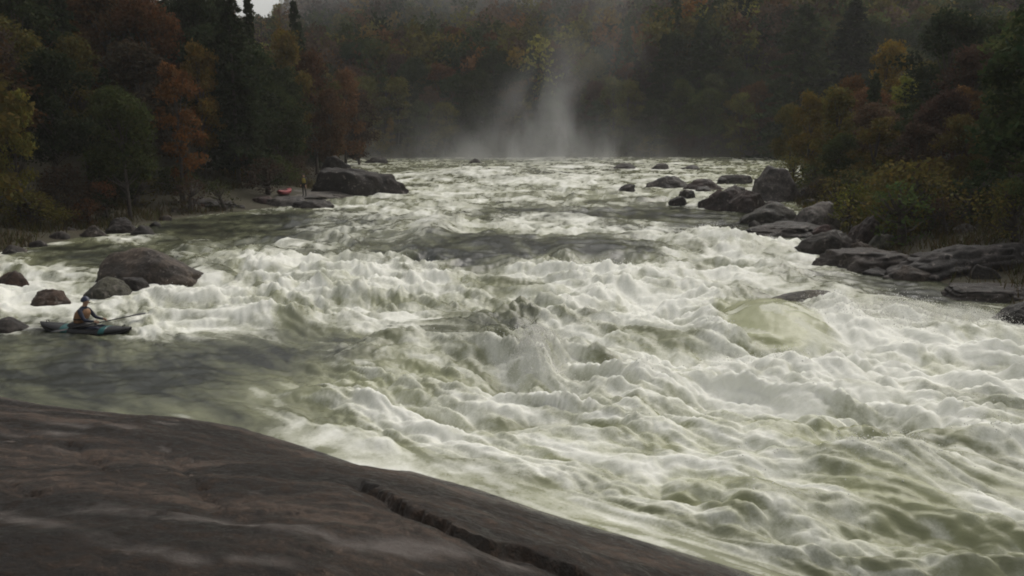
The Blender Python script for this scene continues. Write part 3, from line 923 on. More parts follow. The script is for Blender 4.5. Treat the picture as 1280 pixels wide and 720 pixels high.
def broadleaf(seed, Ht=12.0, rad=3.6, base=2.6, n=8500, size=0.24, sparse=0.0):
    r = np.random.default_rng(seed)
    nl = r.integers(34, 44)
    C, T, paths = [], [], []
    lean = r.normal(0, 0.35, 2)
    top = Vector((lean[0], lean[1], Ht * 0.8))
    paths.append([((0, 0, -0.6), 0.22), ((lean[0] * .2, lean[1] * .2, Ht * .2), 0.17), ((lean[0] * .5, lean[1] * .5, Ht * .5), 0.11), (tuple(top), 0.03)])
    for k in range(nl):
        t = r.uniform(0.02, 1) ** 0.8
        z = base + (Ht - base) * t * 0.93
        prof = math.sin(math.pi * min(0.97, 0.14 + 0.82 * t)) ** 0.7
        a = r.uniform(0, 2 * math.pi)
        q = rad * prof * math.sqrt(r.uniform(0.08, 1.0)) * 0.85
        c = np.array([math.cos(a) * q + lean[0] * z / Ht, math.sin(a) * q * 0.95 + lean[1] * z / Ht, z])
        lr = r.uniform(0.6, 1.25) * rad / 3.6
        m = int(n / nl * r.uniform(0.6, 1.4) * (lr / 0.95) ** 2)
        d = r.normal(size=(m, 3))
        d /= np.linalg.norm(d, axis=1)[:, None]
        rad_ = lr * (0.35 + 0.65 * r.uniform(0, 1, m) ** 0.45) * (1 + 0.25 * r.normal(size=m))
        p = c + d * rad_[:, None] * np.array([1.1, 1.1, 0.75])
        p[:, 2] -= 0.1 * rad_
        C.append(p)
        T.append(np.full(m, r.uniform(0.7, 1.4)))
        if k % 2 == 0:
            s = Vector((lean[0] * .4, lean[1] * .4, max(base * .7, z * 0.62)))
            mid = s.lerp(Vector(c), 0.5) + Vector((0, 0, -0.15))
            paths.append([(tuple(s), 0.07), (tuple(mid), 0.045), (tuple(c), 0.012)])
    tv, tf = tube_arrays(paths, 6)
    return crown_mesh('crown', np.concatenate(C), np.concatenate(T), size, seed), mesh('trunk', tv, tf, M_BARK), Ht


def hemlock(seed, Ht=15.0, rad=2.9, n=8500, size=0.2):
    r = np.random.default_rng(seed)
    C, T, paths = [], [], [[((0, 0, -0.6), 0.2), ((0, 0, Ht * .5), 0.11), ((0, 0, Ht), 0.015)]]
    z = Ht * 0.08
    while z < Ht * 0.985:
        t = z / Ht
        R_ = rad * (1 - t) ** 0.8 + 0.15
        nb = int(r.integers(5, 8))
        for k in range(nb):
            a = r.uniform(0, 2 * math.pi)
            ln = R_ * r.uniform(0.55, 1.15)
            m = int(26 * ln + 10)
            u = r.uniform(0.08, 1, m) ** 0.7
            w = (r.normal(0, 0.17, m)) * (0.4 + (1 - u)) * ln * 0.5
            droop = -0.22 * ln * u ** 2 + 0.08 * ln * u
            x = math.cos(a) * ln * u - math.sin(a) * w
            y = math.sin(a) * ln * u + math.cos(a) * w
            C.append(np.stack([x, y, z + droop + r.normal(0, 0.09, m)], -1))
            T.append(np.full(m, r.uniform(0.7, 1.3)) * (0.85 + 0.3 * u))
            if k % 3 == 0:
                paths.append([((0, 0, z), 0.03), ((math.cos(a) * ln * .8, math.sin(a) * ln * .8, z - 0.08 * ln), 0.008)])
        z += r.uniform(0.22, 0.42)
    tv, tf = tube_arrays(paths, 5)
    C, T = np.concatenate(C), np.concatenate(T)
    return crown_mesh('crown', C, T, size, seed, 1.9), mesh('trunk', tv, tf, M_BARK), Ht


PROTO = {
    'broad': [broadleaf(501), broadleaf(502, 12, 3.2, 2.0), broadleaf(503, 12, 4.0, 3.2), broadleaf(504, 12, 2.7, 1.8)],
    'hemlock': [hemlock(511), hemlock(512, 15, 2.5), hemlock(513, 15, 3.3)],
    'shrub': [broadleaf(521, 3.0, 1.7, 0.25, 4200, 0.13), broadleaf(522, 3.0, 2.1, 0.2, 4800, 0.13), broadleaf(523, 3.0, 1.4, 0.3, 3600, 0.12)],
}
PAL = {
    'dark green': (0.027, 0.036, 0.015), 'green': (0.044, 0.054, 0.018), 'olive': (0.088, 0.076, 0.022), 'yellow green': (0.14, 0.13, 0.028),
    'gold': (0.15, 0.1, 0.024), 'orange': (0.135, 0.066, 0.02), 'rust': (0.092, 0.048, 0.021), 'brown': (0.062, 0.042, 0.028),
}
TREES = []
STAND_OUT = []      # where the trees one notices show, so that fillers do not hide them


def plant(kind, x, y, height, colour, label=None, name=None, cat=None, group=None, wid=1.0, z=None):
    cm, tm, Ht = PROTO[kind][random.randrange(len(PROTO[kind]))]
    nm = name or {'broad': 'broadleaf_tree', 'hemlock': 'hemlock_tree', 'shrub': 'shrub'}[kind]
    z = gz(x, y) if z is None else z
    if label and 'of its kind' not in label:
        STAND_OUT.append((proj(x, y, z + height), y))
    t = thing(nm, label, cat or ('shrub' if kind == 'shrub' else 'tree'), (x, y, z - 0.1), random.uniform(0, 6.28), group)
    s = height / Ht
    t.scale = (s * wid * random.uniform(0.92, 1.08), s * wid * random.uniform(0.92, 1.08), s)
    c = PAL[colour]
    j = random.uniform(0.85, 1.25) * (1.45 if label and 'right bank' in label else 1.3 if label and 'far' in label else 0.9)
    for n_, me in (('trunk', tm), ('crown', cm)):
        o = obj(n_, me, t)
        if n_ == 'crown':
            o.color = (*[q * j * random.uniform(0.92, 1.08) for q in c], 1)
    TREES.append(t)
    return t


def explicit(kind, px, top, dist, colour, label, wid=1.0, bottom=None):
    """a tree whose top shows at (px, top), standing dist metres up the river"""
    x = (px - 640) / F * dist * 1.0
    z = gz(x, dist)
    d = ray(px, top)
    zt = CH + d[2] * (dist / d[1])
    x = d[0] * (dist / d[1])
    h = max(1.0, zt - z)
    return plant(kind, x, dist, h, colour, label, wid=wid, z=z)


E = explicit
# left bank, the ones that stand out
E('broad', 217, 62, 63, 'orange', 'bright orange leafed tree at the middle of the left bank', 0.8)
E('broad', 246, 50, 70, 'gold', 'golden brown tree touching the bright orange tree on the left bank', 0.7)
E('broad', 95, 38, 62, 'olive', 'olive rounded tree on the left bank left of the orange tree', 0.9)
E('broad', 6, 96, 50, 'yellow green', 'yellowish green tree cut by the left frame edge', 0.8)
E('hemlock', 284, -25, 72, 'dark green', 'tallest near black hemlock on the left bank beside the sky gap', 1.0)
E('broad', 268, -14, 80, 'dark green', 'dark leafy tree just left of the tallest hemlock on the left bank', 0.6)
E('broad', 240, -22, 78, 'dark green', 'dark leafy tree behind the golden brown tree on the left bank', 0.7)
E('hemlock', 308, -10, 86, 'dark green', 'slim dark hemlock forming the left edge of the bright sky gap', 0.75)
E('broad', 205, -20, 82, 'dark green', 'tall dark leafy tree at the frame top above the bright orange tree', 1.1)
E('hemlock', 366, -4, 108, 'dark green', 'slim dark hemlock standing right of the bright sky gap', 0.9)
E('broad', 357, 30, 98, 'gold', 'gold leafed tree beside the slim hemlock right of sky gap', 0.7)
E('broad', 390, 58, 104, 'rust', 'rust red tree below the slim hemlock on the left bank', 0.9)
E('broad', 428, 82, 122, 'rust', 'dull rust tree at the far right end of left bank woods', 0.9)
E('broad', 446, 110, 126, 'brown', 'low brown tree right of the dull rust tree', 0.9)
E('broad', 408, 92, 112, 'olive', 'olive tree left of the dull rust tree at the woods end', 0.9)
E('broad', 410, 108, 100, 'rust', 'low rust tree above the flat-topped boulder', 0.8)
E('broad', 345, 105, 84, 'green', 'green tree behind the standing person on the left bank', 0.9)
E('broad', 185, -10, 72, 'rust', 'tall rust brown tree at the top left behind the orange tree', 0.9)
E('broad', 150, 105, 55, 'green', 'low green tree at the left bank edge below the orange tree', 0.9)
E('broad', 52, 60, 56, 'dark green', 'dark green round tree near the left frame edge', 0.9)
# right bank, the ones that stand out
E('broad', 1052, 103, 74, 'olive', 'broad olive gold tree above the right bank bushes', 1.0)
E('broad', 1015, 112, 84, 'gold', 'small golden tree left of the broad olive gold tree', 0.8)
E('broad', 993, 128, 92, 'olive', 'small olive tree at the riverward end of right bank woods', 0.8)
E('broad', 1068, 92, 92, 'orange', 'orange topped tree peeping over the broad olive gold tree', 0.8)
E('broad', 1112, 45, 92, 'gold', 'tall gold brown tree in the middle of the right bank', 0.9)
E('broad', 1132, 82, 80, 'yellow green', 'bright yellow green tree, lightest on the right bank', 0.85)
E('broad', 1160, 70, 86, 'olive', 'olive tree just right of the bright yellow green tree', 0.8)
E('broad', 1222, 52, 66, 'brown', 'large brown tree near the right frame edge', 1.0)
E('broad', 1180, 110, 58, 'brown', 'brown thin leafed tree above the huge layered slab', 0.9)
E('broad', 1095, 135, 60, 'olive', 'olive brown tree rising behind the tall olive bush', 1.1)
E('broad', 1150, 150, 54, 'brown', 'brown tree rising behind the large olive bush', 1.1)
E('broad', 1205, 140, 50, 'olive', 'drab olive tree above the pale bank rock', 1.0)
E('broad', 1245, 165, 47, 'green', 'low green tree above the right end of the huge layered slab', 1.1)
E('broad', 1050, 165, 66, 'green', 'low green tree behind the bush and pale rounded boulder', 1.1)
E('broad', 1272, 110, 55, 'brown', 'brown tree cut by the right frame edge', 0.9)
# across the river
E('broad', 487, 145, 156, 'gold', 'small yellow tree at the far waterline left of the mist', 0.75)
E('broad', 768, 95, 160, 'olive', 'olive yellow tree at the far bank just right of the mist', 0.9)
E('broad', 745, 98, 163, 'rust', 'faint rust tree behind the right edge of the mist', 0.9)
E('broad', 930, 108, 150, 'olive', 'olive rust tree on the far bank above the rock garden', 1.0)
E('hemlock', 878, 20, 172, 'dark green', 'very dark hemlock on the far hill above the rock garden', 1.6)
E('hemlock', 832, 40, 168, 'dark green', 'dark blue green hemlock on the far hill right of the mist', 1.5)
E('hemlock', 1010, 0, 150, 'dark green', 'huge dark hemlock filling the top of the far hill at right', 1.8)
E('hemlock', 1070, -5, 150, 'dark green', 'huge dark hemlock directly behind the orange topped tree', 1.8)
E('broad', 945, 20, 186, 'gold', 'gold brown tree high on the far hill at right', 1.2)
# bushes
E('shrub', 1045, 207, 57, 'olive', 'olive bush behind the pale rounded boulder', 1.2)
E('shrub', 1090, 205, 50, 'olive', 'tall olive bush at the middle of the right shore', 1.2)
E('shrub', 1135, 195, 46, 'olive', 'large olive bush overhanging the dark reddish rock', 1.2)
E('shrub', 1175, 212, 46, 'green', 'dark green twiggy bush left of the pale bank rock', 1.1)
E('shrub', 1110, 235, 45, 'yellow green', 'small yellow green bush over the right waterline', 1.0)
E('shrub', 1062, 225, 51, 'yellow green', 'yellow green bush between pale boulder and tall olive bush', 1.0)
E('shrub', 1250, 235, 44, 'olive', 'low olive bush behind the huge layered slab', 1.3)
E('shrub', 295, 185, 76, 'gold', 'small golden bush above the pale grey boulder', 1.0)
E('shrub', 318, 172, 84, 'green', 'green bush behind the pale grey boulder', 1.5)
E('shrub', 360, 178, 86, 'brown', 'brown bush behind the standing person', 1.4)
E('shrub', 345, 205, 80, 'olive', 'low olive bush between pale boulder and standing person', 1.1)
E('shrub', 215, 205, 66, 'green', 'green bush overhanging the low dark slab on the left', 1.5)
E('shrub', 250, 200, 70, 'brown', 'brown bush above the low dark slab on the left', 1.5)
E('shrub', 165, 215, 60, 'olive', 'olive bush above the dark pointed rock on the left', 1.4)
E('shrub', 105, 225, 55, 'brown', 'brown bush at the left bank above the small brown rock', 1.5)
E('shrub', 45, 235, 50, 'olive', 'olive bush low on the left bank near the frame edge', 1.5)

# the rest of the woods: every tree its own, told apart by kind and order
fill = []
KINDW = {'left': [('hemlock', 'dark green', 1.5), ('broad', 'dark green', 6), ('broad', 'green', 5), ('broad', 'olive', 3), ('broad', 'brown', 3), ('broad', 'rust', 2)],
         'right': [('hemlock', 'dark green', 0.5), ('broad', 'dark green', 4), ('broad', 'green', 4), ('broad', 'olive', 5), ('broad', 'brown', 2), ('broad', 'rust', 0.7)],
         'far': [('hemlock', 'dark green', 0.4), ('broad', 'dark green', 4), ('broad', 'green', 4), ('broad', 'olive', 4), ('broad', 'gold', 1.2), ('broad', 'rust', 2), ('broad', 'brown', 3)]}
taken = [(t.location.x, t.location.y) for t in TREES if t['category'] == 'tree']


def try_fill(bank, x, y, z, gap, hmin, hmax):
    px, py = proj(x, y, z + 6)
    if not (-60 < px < 1340):
        return
    if any((x - a) ** 2 + (y - b) ** 2 < gap * gap for a, b in taken):
        return
    h = random.uniform(hmin, hmax)
    ks = KINDW[bank]
    k, c, _ = random.choices(ks, [q[2] for q in ks])[0]
    if k == 'hemlock':
        h *= 1.15
    # the bright gap of sky left of the far ridge
    tx, ty = proj(x, y, z + h)
    if 312 < tx < 372 and ty < 14:
        h = max(3.0, CH + (150 - 20) / F * y - z)
        if z + h > CH + 130 / F * y:
            return
    if bank == 'left' and 372 <= tx < 460:
        lim = 20 + (tx - 372) * 1.0
        if ty < lim:
            h = CH + (150 - lim) / F * y - z
            if h < 4:
                return
    for (ex, ey), ed in STAND_OUT:
        if bank != 'far' and ed > y + 1 and ed < 140 and abs(ex - tx) < 2.6 * F / y * 0.8:
            h = min(h, CH + (150 - (ey + 45)) / F * y - z)
    if h < 4.5:
        return
    taken.append((x, y))
    fill.append((bank, k, c, x, y, h, tx))




def batch(bank, x0, x1, y0, y1, smin, smax, gap, hmin, hmax):
    x, y = rng.uniform(x0, x1, 2600), rng.uniform(y0, y1, 2600)
    sd_, z = -river_sd(x, y), ground_z(x, y)
    for a, b_, c_, d_ in zip(x, y, z, sd_):
        if smin < d_ < smax:
            try_fill(bank, float(a), float(b_), float(c_), gap, hmin, hmax)


batch('left', -62, -16, 40, 140, 3.0, 34, 3.3, 8.5, 14)
batch('right', 18, 75, 36, 102, 5.0, 42, 3.6, 7, 12.5)
batch('far', -42, 92, 152, 190, 1.0, 36, 4.6, 9, 14)
byk = {}
for q in fill:
    byk.setdefault(q[:3], []).append(q)
WHERE = {'left': 'on the left bank', 'right': 'on the right bank', 'far': 'on the far bank'}
for (bank, k, c), lst in byk.items():
    lst.sort(key=lambda q: q[6])
    noun = 'hemlock' if k == 'hemlock' else 'leafy tree'
    for i, q in enumerate(lst):
        plant(k, q[3], q[4], q[5], c, f'{c} {noun} {WHERE[bank]}, {ORD[i] if i < len(ORD) else "last"} of its kind from the left', group=f'{c} {noun}s {WHERE[bank]}', wid=random.uniform(0.95, 1.25) * (1.25 if k == 'hemlock' and bank == 'far' else 1))
bush = []
for bank, x0, x1, y0, y1, smax, gap, n_ in (('left', -45, -15, 36, 135, 6.5, 2.3, 700), ('right', 17, 45, 30, 100, 8, 2.2, 700), ('far', -34, 70, 152, 162, 5, 3.2, 700)):
    x, y = rng.uniform(x0, x1, n_), rng.uniform(y0, y1, n_)
    sd_, z = -river_sd(x, y), ground_z(x, y)
    for a, b_, c_, d_ in zip(x, y, z, sd_):
        px, py = proj(a, b_, c_ + 1)
        if not (0.8 < d_ < smax) or not (-20 < px < 1300) or any((a - q[2]) ** 2 + (b_ - q[3]) ** 2 < gap * gap for q in bush):
            continue
        if bank == 'right' and (py > 292 or (940 < px < 1060 and py > 235)):
            continue
        if bank == 'left' and (285 < px < 400 and d_ < 3.2 or py > 262):
            continue
        bush.append((bank, random.choices(['dark green', 'green', 'olive', 'brown', 'rust'], [4, 4, 4, 0.5, 0.01] if bank == 'right' else [3, 4, 3, 4, 1.2])[0], float(a), float(b_), float(c_), px))
bb = {}
for q in bush:
    bb.setdefault(q[:2], []).append(q)
for (bank, c), lst in bb.items():
    lst.sort(key=lambda q: q[5])
    for i, q in enumerate(lst):
        plant('shrub', q[2], q[3], random.uniform(1.6, 3.4) * (1.3 if bank == 'far' else 1), c, f'{c} waterside bush {WHERE[bank]}, {ORD[i] if i < len(ORD) else "last"} of its kind from the left', group=f'{c} waterside bushes {WHERE[bank]}', wid=random.uniform(.9, 1.3), z=q[4])
print('TREES', len(TREES), {k: len(v) for k, v in byk.items()})

# the far-off wood on the mountain, one mass
def forest():
    r = np.random.default_rng(99)
    tp = []
    for k in range(6):
        m = 430
        if k < 2:      # conifers
            t = r.uniform(0, 1, m) ** 0.8
            a = r.uniform(0, 6.28, m)
            q = (1 - t) ** 0.85 * 2.7 * r.uniform(0.5, 1, m) ** 0.5 + 0.1
            tp.append(np.stack([np.cos(a) * q, np.sin(a) * q, 1 + t * 13], -1))
        else:
            C = []
            for j in range(16):
                a, t = r.uniform(0, 6.28), r.uniform(0, 1)
                q = 2.9 * math.sin(math.pi * (0.15 + 0.8 * t)) ** .7 * math.sqrt(r.uniform(.1, 1))
                d = r.normal(size=(m // 16, 3))
                d /= np.linalg.norm(d, axis=1)[:, None]
                C.append(np.array([math.cos(a) * q, math.sin(a) * q, 3 + 7.5 * t]) + d * r.uniform(0.7, 1.5, (m // 16, 1)))
            tp.append(np.concatenate(C))
    VV, CC = [], []
    cols = list(PAL.values())
    wts = np.array([3.5, 5, 5, 1.6, 1.8, 1.2, 2.4, 3.5])
    wts = wts / wts.sum()
    pts = []
    y = 176.0
    while y < 420:
        step = 3.9 + (y - 170) * 0.012
        for x in np.arange(-0.42 * y, 0.66 * y, step):
            pts.append((x + r.uniform(-1.6, 1.6), y + r.uniform(-1.6, 1.6)))
        y += step * 0.95
    pts = np.array(pts)
    zz = ground_z(pts[:, 0], pts[:, 1])
    az = pts[:, 0] / pts[:, 1]
    elev = (zz + 3 - CH) / pts[:, 1]
    ok = (elev < 0.19) & ~((az < -0.225) & ((zz + 10 - CH) / pts[:, 1] > 0.118))
    patch = perlin2(pts[:, 0] / 23, pts[:, 1] / 23, 888)
    for (x, yy), z, pt in zip(pts[ok], zz[ok], patch[ok]):
        hem = r.uniform() < 0.02
        k = r.integers(0, 2) if hem else r.integers(2, 6)
        ci = 0 if hem else r.choice(len(cols), p=wts)
        c = np.array(cols[ci]) * r.uniform(0.8, 1.3) * (1.7 + 0.7 * pt)
        s = r.uniform(0.85, 1.4)
        a = r.uniform(0, 6.28)
        t = tp[k] * s
        p = np.stack([t[:, 0] * math.cos(a) - t[:, 1] * math.sin(a) + x, t[:, 0] * math.sin(a) + t[:, 1] * math.cos(a) + yy, t[:, 2] + z], -1)
        VV.append(p)
        CC.append(c[None] * r.uniform(0.65, 1.35, (len(p), 1)))
    C = np.concatenate(VV)
    col = np.concatenate(CC)
    v, f = leaf_quads(C, 0.75, r, 1.3)
    me = mesh('forest', v, f, M_FOREST, smooth=False)
    at = me.attributes.new('col', 'FLOAT_COLOR', 'FACE')
    at.data.foreach_set('color', np.concatenate([col, np.ones((len(col), 1))], 1).astype(np.float32).ravel())
    print('FOREST', int(ok.sum()), len(f))
    tag(obj('forest', me), 'misty autumn forest covering the mountain beyond the far bank', 'forest', kind='stuff')


forest()

# dry grass on the left bank and a little on the right
def grass():
    r = np.random.default_rng(5)
    x = np.concatenate([r.uniform(-40, -14, 30000), r.uniform(16, 40, 22000)])
    y = np.concatenate([r.uniform(30, 90, 30000), r.uniform(26, 75, 22000)])
    s = -river_sd(x, y)
    den = 0.5 + 0.8 * perlin2(x / 2.3, y / 2.3, 61)
    ok = (s > 0.35) & (s < 9) & ~((x > -26) & (y > 62) & (y < 80) & (x < -10) & (s < 6)) & (r.uniform(0, 1, len(x)) < den)
    x, y = x[ok], y[ok]
    z = ground_z(x, y)
    n = len(x)
    k = 3
    x, y, z = np.repeat(x, k) + r.normal(0, .12, n * k), np.repeat(y, k) + r.normal(0, .12, n * k), np.repeat(z, k)
    n *= k
    h = r.uniform(0.15, 0.55, n)
    a = r.uniform(0, 6.28, n)
    w = 0.03
    dx, dy = np.cos(a) * w, np.sin(a) * w
    lx_, ly_ = r.normal(0, .5, n) * h, r.normal(0, .5, n) * h
    v = np.stack([np.stack([x - dx, y - dy, z - .05], -1), np.stack([x + dx, y + dy, z - .05], -1), np.stack([x + lx_ + dx * .2, y + ly_ + dy * .2, z + h], -1), np.stack([x + lx_ - dx * .2, y + ly_ - dy * .2, z + h], -1)], 1)
    me = mesh('grass', v.reshape(-1, 3), np.arange(n * 4).reshape(n, 4), M_FOREST, smooth=False)
    c = np.array([0.085, 0.062, 0.03])[None] * r.uniform(.5, 1.4, (n, 1)) * np.where(r.uniform(0, 1, (n, 1)) < .4, np.array([[0.7, 1.0, 0.7]]), 1)
    at = me.attributes.new('col', 'FLOAT_COLOR', 'FACE')
    at.data.foreach_set('color', np.concatenate([c, np.ones((n, 1))], 1).astype(np.float32).ravel())
    tag(obj('dry_grass', me), 'dry brown grass and weeds growing along the river banks', 'grass', kind='stuff')


grass()
# one dead branch standing behind the pointed boulder
c = G(1008, 238)
tv, tf = tube_arrays([[((0, 0, -.3), .09), ((-.1, 0, .9), .07), ((-.45, .1, 1.9), .05), ((-.7, .1, 2.6), .02)], [((-.3, .05, 1.5), .04), ((.1, .1, 2.1), .025), ((.25, .1, 2.5), .01)]], 6)
tag(obj('dead_branch', mesh('dead_branch', tv, tf, M_BRANCH), loc=(c[0], c[1], 0)), 'bare dead branch sticking up right of the tall pointed boulder', 'branch')
# ------------------------------------------------------------------ people and boats
M_SKIN = simple('skin', (0.42, 0.25, 0.17), .5, 0, 12, .1)
M_NAVY = simple('navy_fabric', (0.016, 0.02, 0.04), .75, .3, 30, .2)
M_TAN = simple('tan_vest_fabric', (0.24, 0.13, 0.065), .7, .3, 25, .15)
M_BLACK = simple('black_neoprene', (0.014, 0.013, 0.014), .6, .2, 30, .2)
M_HELM = simple('dark_blue_plastic', (0.02, 0.026, 0.06), .3, 0, 10, .1)
M_TEAL = simple('teal_plastic', (0.008, 0.085, 0.085), .35, 0, 6, .12)
M_HULL = simple('black_plastic', (0.009, 0.009, 0.01), .5, 0, 6, .2)
M_RED = simple('red_plastic', (0.26, 0.03, 0.035), .4, 0, 6, .15)
M_DKRED = simple('dark_red_plastic', (0.16, 0.014, 0.018), .4, 0, 6, .15)
M_YEL = simple('yellow_vest_fabric', (0.3, 0.24, 0.05), .7, .2, 25, .15)
M_ORNG = simple('rust_fabric', (0.2, 0.05, 0.03), .75, .3, 30, .2)
M_EYE = simple('dark_eye', (0.02, 0.015, 0.012), .3)
M_HAIR = simple('dark_hair', (0.02, 0.014, 0.01), .6, .3, 40, .3)


def skin_body(name, chains, mats, pick, parent, root_first=True, sub=2):
    """one continuous skinned surface; chains: list of [(point, radius)...], equal points are joined"""
    me = bpy.data.meshes.new(name)
    idx, V, Rr, Ed = {}, [], [], []
    for ch in chains:
        prev = None
        for p, rad in ch:
            k = tuple(round(q, 4) for q in p)
            if k not in idx:
                idx[k] = len(V)
                V.append(p)
                Rr.append(rad)
            if prev is not None and prev != idx[k]:
                Ed.append((prev, idx[k]))
            prev = idx[k]
    me.from_pydata(V, Ed, [])
    o = bpy.data.objects.new(name, me)
    COL.objects.link(o)
    o.modifiers.new('s', 'SKIN')
    for i, d in enumerate(me.skin_vertices[0].data):
        r_ = Rr[i] if isinstance(Rr[i], tuple) else (Rr[i], Rr[i])
        d.radius = r_
        d.use_root = (i == 0)
    sb = o.modifiers.new('u', 'SUBSURF')
    sb.levels = sb.render_levels = sub
    dg = bpy.context.evaluated_depsgraph_get()
    nm = bpy.data.meshes.new_from_object(o.evaluated_get(dg))
    nm.name = name
    bpy.data.objects.remove(o)
    nm.materials.clear()
    for m_ in mats:
        nm.materials.append(m_)
    for f in nm.polygons:
        f.material_index = pick(f.center)
        f.use_smooth = True
    return obj(name, nm, parent)


def hand(w, d, side, curl=0.6):
    """palm and five fingers from wrist point w along unit d; side: unit to the thumb; returns chains"""
    w, d, s = Vector(w), Vector(d).normalized(), Vector(side).normalized()
    nrm = d.cross(s).normalized()
    palm = w + d * 0.05
    out = [[(tuple(w), .027), (tuple(palm), (.034, .022))]]
    for i, ln in enumerate((.07, .078, .073, .058)):
        k = palm + d * 0.035 + s * (0.026 - 0.0175 * i)
        a = k + d * ln * .5 + nrm * ln * .25 * curl
        b = a + d * ln * .3 * (1 - curl * .5) + nrm * ln * .45 * curl
        out.append([(tuple(palm), (.034, .022)), (tuple(k), .011), (tuple(a), .0095), (tuple(b), .008)])
    t0 = w + d * 0.03 + s * 0.03
    t1 = t0 + d * .03 + s * .022 + nrm * .012
    out.append([(tuple(palm), (.034, .022)), (tuple(t0), .013), (tuple(t1), .0105), (tuple(t1 + d * .025 + nrm * .01), .009)])
    return out


def loft(name, sections, m, parent, cap=True):
    n = len(sections[0])
    V = [q for s in sections for q in s]
    Q = []
    for i in range(len(sections) - 1):
        for k in range(n):
            Q.append((i * n + k, i * n + (k + 1) % n, (i + 1) * n + (k + 1) % n, (i + 1) * n + k))
    if cap:
        Q.append(tuple(range(n))[::-1])
        Q.append(tuple((len(sections) - 1) * n + k for k in range(n)))
    return obj(name, mesh(name, V, Q, m), parent)


def kayak(parent, hull_m, deck_m, Lh=1.3):
    """whitewater kayak along +x: rockered hull, rounded deck, cockpit rim, grab handles"""
    hs, ds = [], []
    for i in range(25):
        u = -1 + 2 * i / 24
        wd = 0.33 * max(0.0, 1 - abs(u) ** 2.6) ** 0.62 + 0.012
        rk = 0.30 * abs(u) ** 2.6
        gun = 0.10 + 0.19 * abs(u) ** 2.4
        hs.append([(u * Lh, wd * c_, gun + (min(rk * 1.35 - .14, gun - .03) - gun) * abs(s_) ** .6) for c_, s_ in [(math.cos(t), math.sin(t)) for t in np.linspace(0, math.pi, 13)]] + [(u * Lh, wd * q, gun - .004) for q in (-.66, -.33, 0, .33, .66)])
        dh = (0.17 if abs(u) < .6 else 0.17 - .12 * (abs(u) - .6) / .4)
        ds.append([(u * Lh, (wd + .006) * math.cos(t), gun + dh * math.sin(t) ** .8) for t in np.linspace(0, math.pi, 13)] + [(u * Lh, wd * q, gun - .002) for q in (-.66, -.33, 0, .33, .66)])
    h = loft('hull', hs, hull_m, parent)
    d = loft('deck', ds, deck_m, parent)
    ring = []
    n = 24
    pth = [((-.1 + .4 * math.cos(2 * math.pi * k / n), .24 * math.sin(2 * math.pi * k / n), .29 + .02 * math.cos(2 * math.pi * k / n)), .022) for k in range(n + 1)]
    v, q = tube_arrays([pth], 6)
    obj('cockpit_rim', mesh('cockpit_rim', v, q, M_BLACK), parent)
    for sx in (-1, 1):
        v, q = tube_arrays([[((sx * (Lh - .22), -.06, .33), .012), ((sx * (Lh - .2), -.03, .38), .012), ((sx * (Lh - .2), .03, .38), .012), ((sx * (Lh - .22), .06, .33), .012)]], 5)
        obj('grab_handle', mesh('grab_handle', v, q, M_BLACK), parent)
    return d


def head_bits(parent, hc, fwd, hair_m, helmet, eye=True):
    """ears, nose, eyes, mouth on a head at hc looking along fwd; hair or helmet as a cap"""
    f = Vector(fwd).normalized()
    s = f.cross(Vector((0, 0, 1))).normalized()
    v, q = ico(3)
    cap = v.copy()
    cap = cap[:, 0:1] * np.array(f)[None] * .108 + cap[:, 1:2] * np.array(s)[None] * .092 + cap[:, 2:3] * np.array([[0, 0, .118]])
    low = -0.01
    fr = v[:, 0]
    cap[:, 2] = np.where(cap[:, 2] < low + .05 * np.maximum(fr, 0), low + .05 * np.maximum(fr, 0), cap[:, 2])
    cap = cap - np.array(f)[None] * .012
    k = 1.12 if helmet else 1.0
    obj('helmet' if helmet else 'hair', mesh('cap', cap * k, q, hair_m), parent, Vector(hc) + Vector((0, 0, .015)))
    for e in (-1, 1):
        o = obj('eye', mesh('eye', v * .011, q, M_EYE), parent, Vector(hc) + f * .088 + s * .033 * e - Vector((0, 0, .002)))


# --- the kayaker
kc = G(107, 414)
boat = thing('kayak', 'black and teal whitewater kayak carrying the seated kayaker', 'kayak', (kc[0], kc[1], -0.15), R(8))
boat.rotation_euler = (R(-3), R(2), R(-6))
boat.scale = (1.12, 1.12, 1.12)
kayak(boat, M_HULL, M_HULL)
# teal panels fore and aft on the deck
for nm_, u0, u1 in (('deck_panel', -.44, -.27), ('deck_panel', .4, .52)):
    secs = []
    for i in range(8):
        u = u0 + (u1 - u0) * i / 7
        wd = 0.33 * max(0.0, 1 - abs(u) ** 2.6) ** 0.62 + 0.014
        gun = 0.10 + 0.22 * abs(u) ** 2.4
        dh = (0.17 if abs(u) < .6 else 0.17 - .12 * (abs(u) - .6) / .4) + .008
        th = np.linspace(0.02, math.pi - 0.02, 13)
        secs.append([(u * 1.3, (wd + .01) * math.cos(t), gun + dh * math.sin(t) ** .8) for t in th] + [(u * 1.3, (wd - .02) * math.cos(t), gun + (dh - .03) * math.sin(t) ** .8) for t in th[::-1]])
    loft(nm_, secs, M_TEAL, boat)
skv, skq = [], []
secs = []
for i, k in enumerate((1.0, .8, .55, .42)):
    secs.append([(-.12 + .39 * k * math.cos(t), .235 * k * math.sin(t), .295 + .05 * i) for t in np.linspace(0, 2 * math.pi, 20, endpoint=False)])
loft('spray_skirt', secs, M_BLACK, boat)
man = thing('person', 'kayaker in dark helmet and tan life vest seated in the teal and black kayak', 'person', boat.location, 0)
man.rotation_euler = boat.rotation_euler
man.scale = (1.22, 1.22, 1.22)
hip, wst, chest, nck, hd = (-.16, 0, .16), (-.14, 0, .36), (-.06, 0, .60), (-.02, 0, .745), (.02, 0, .86)
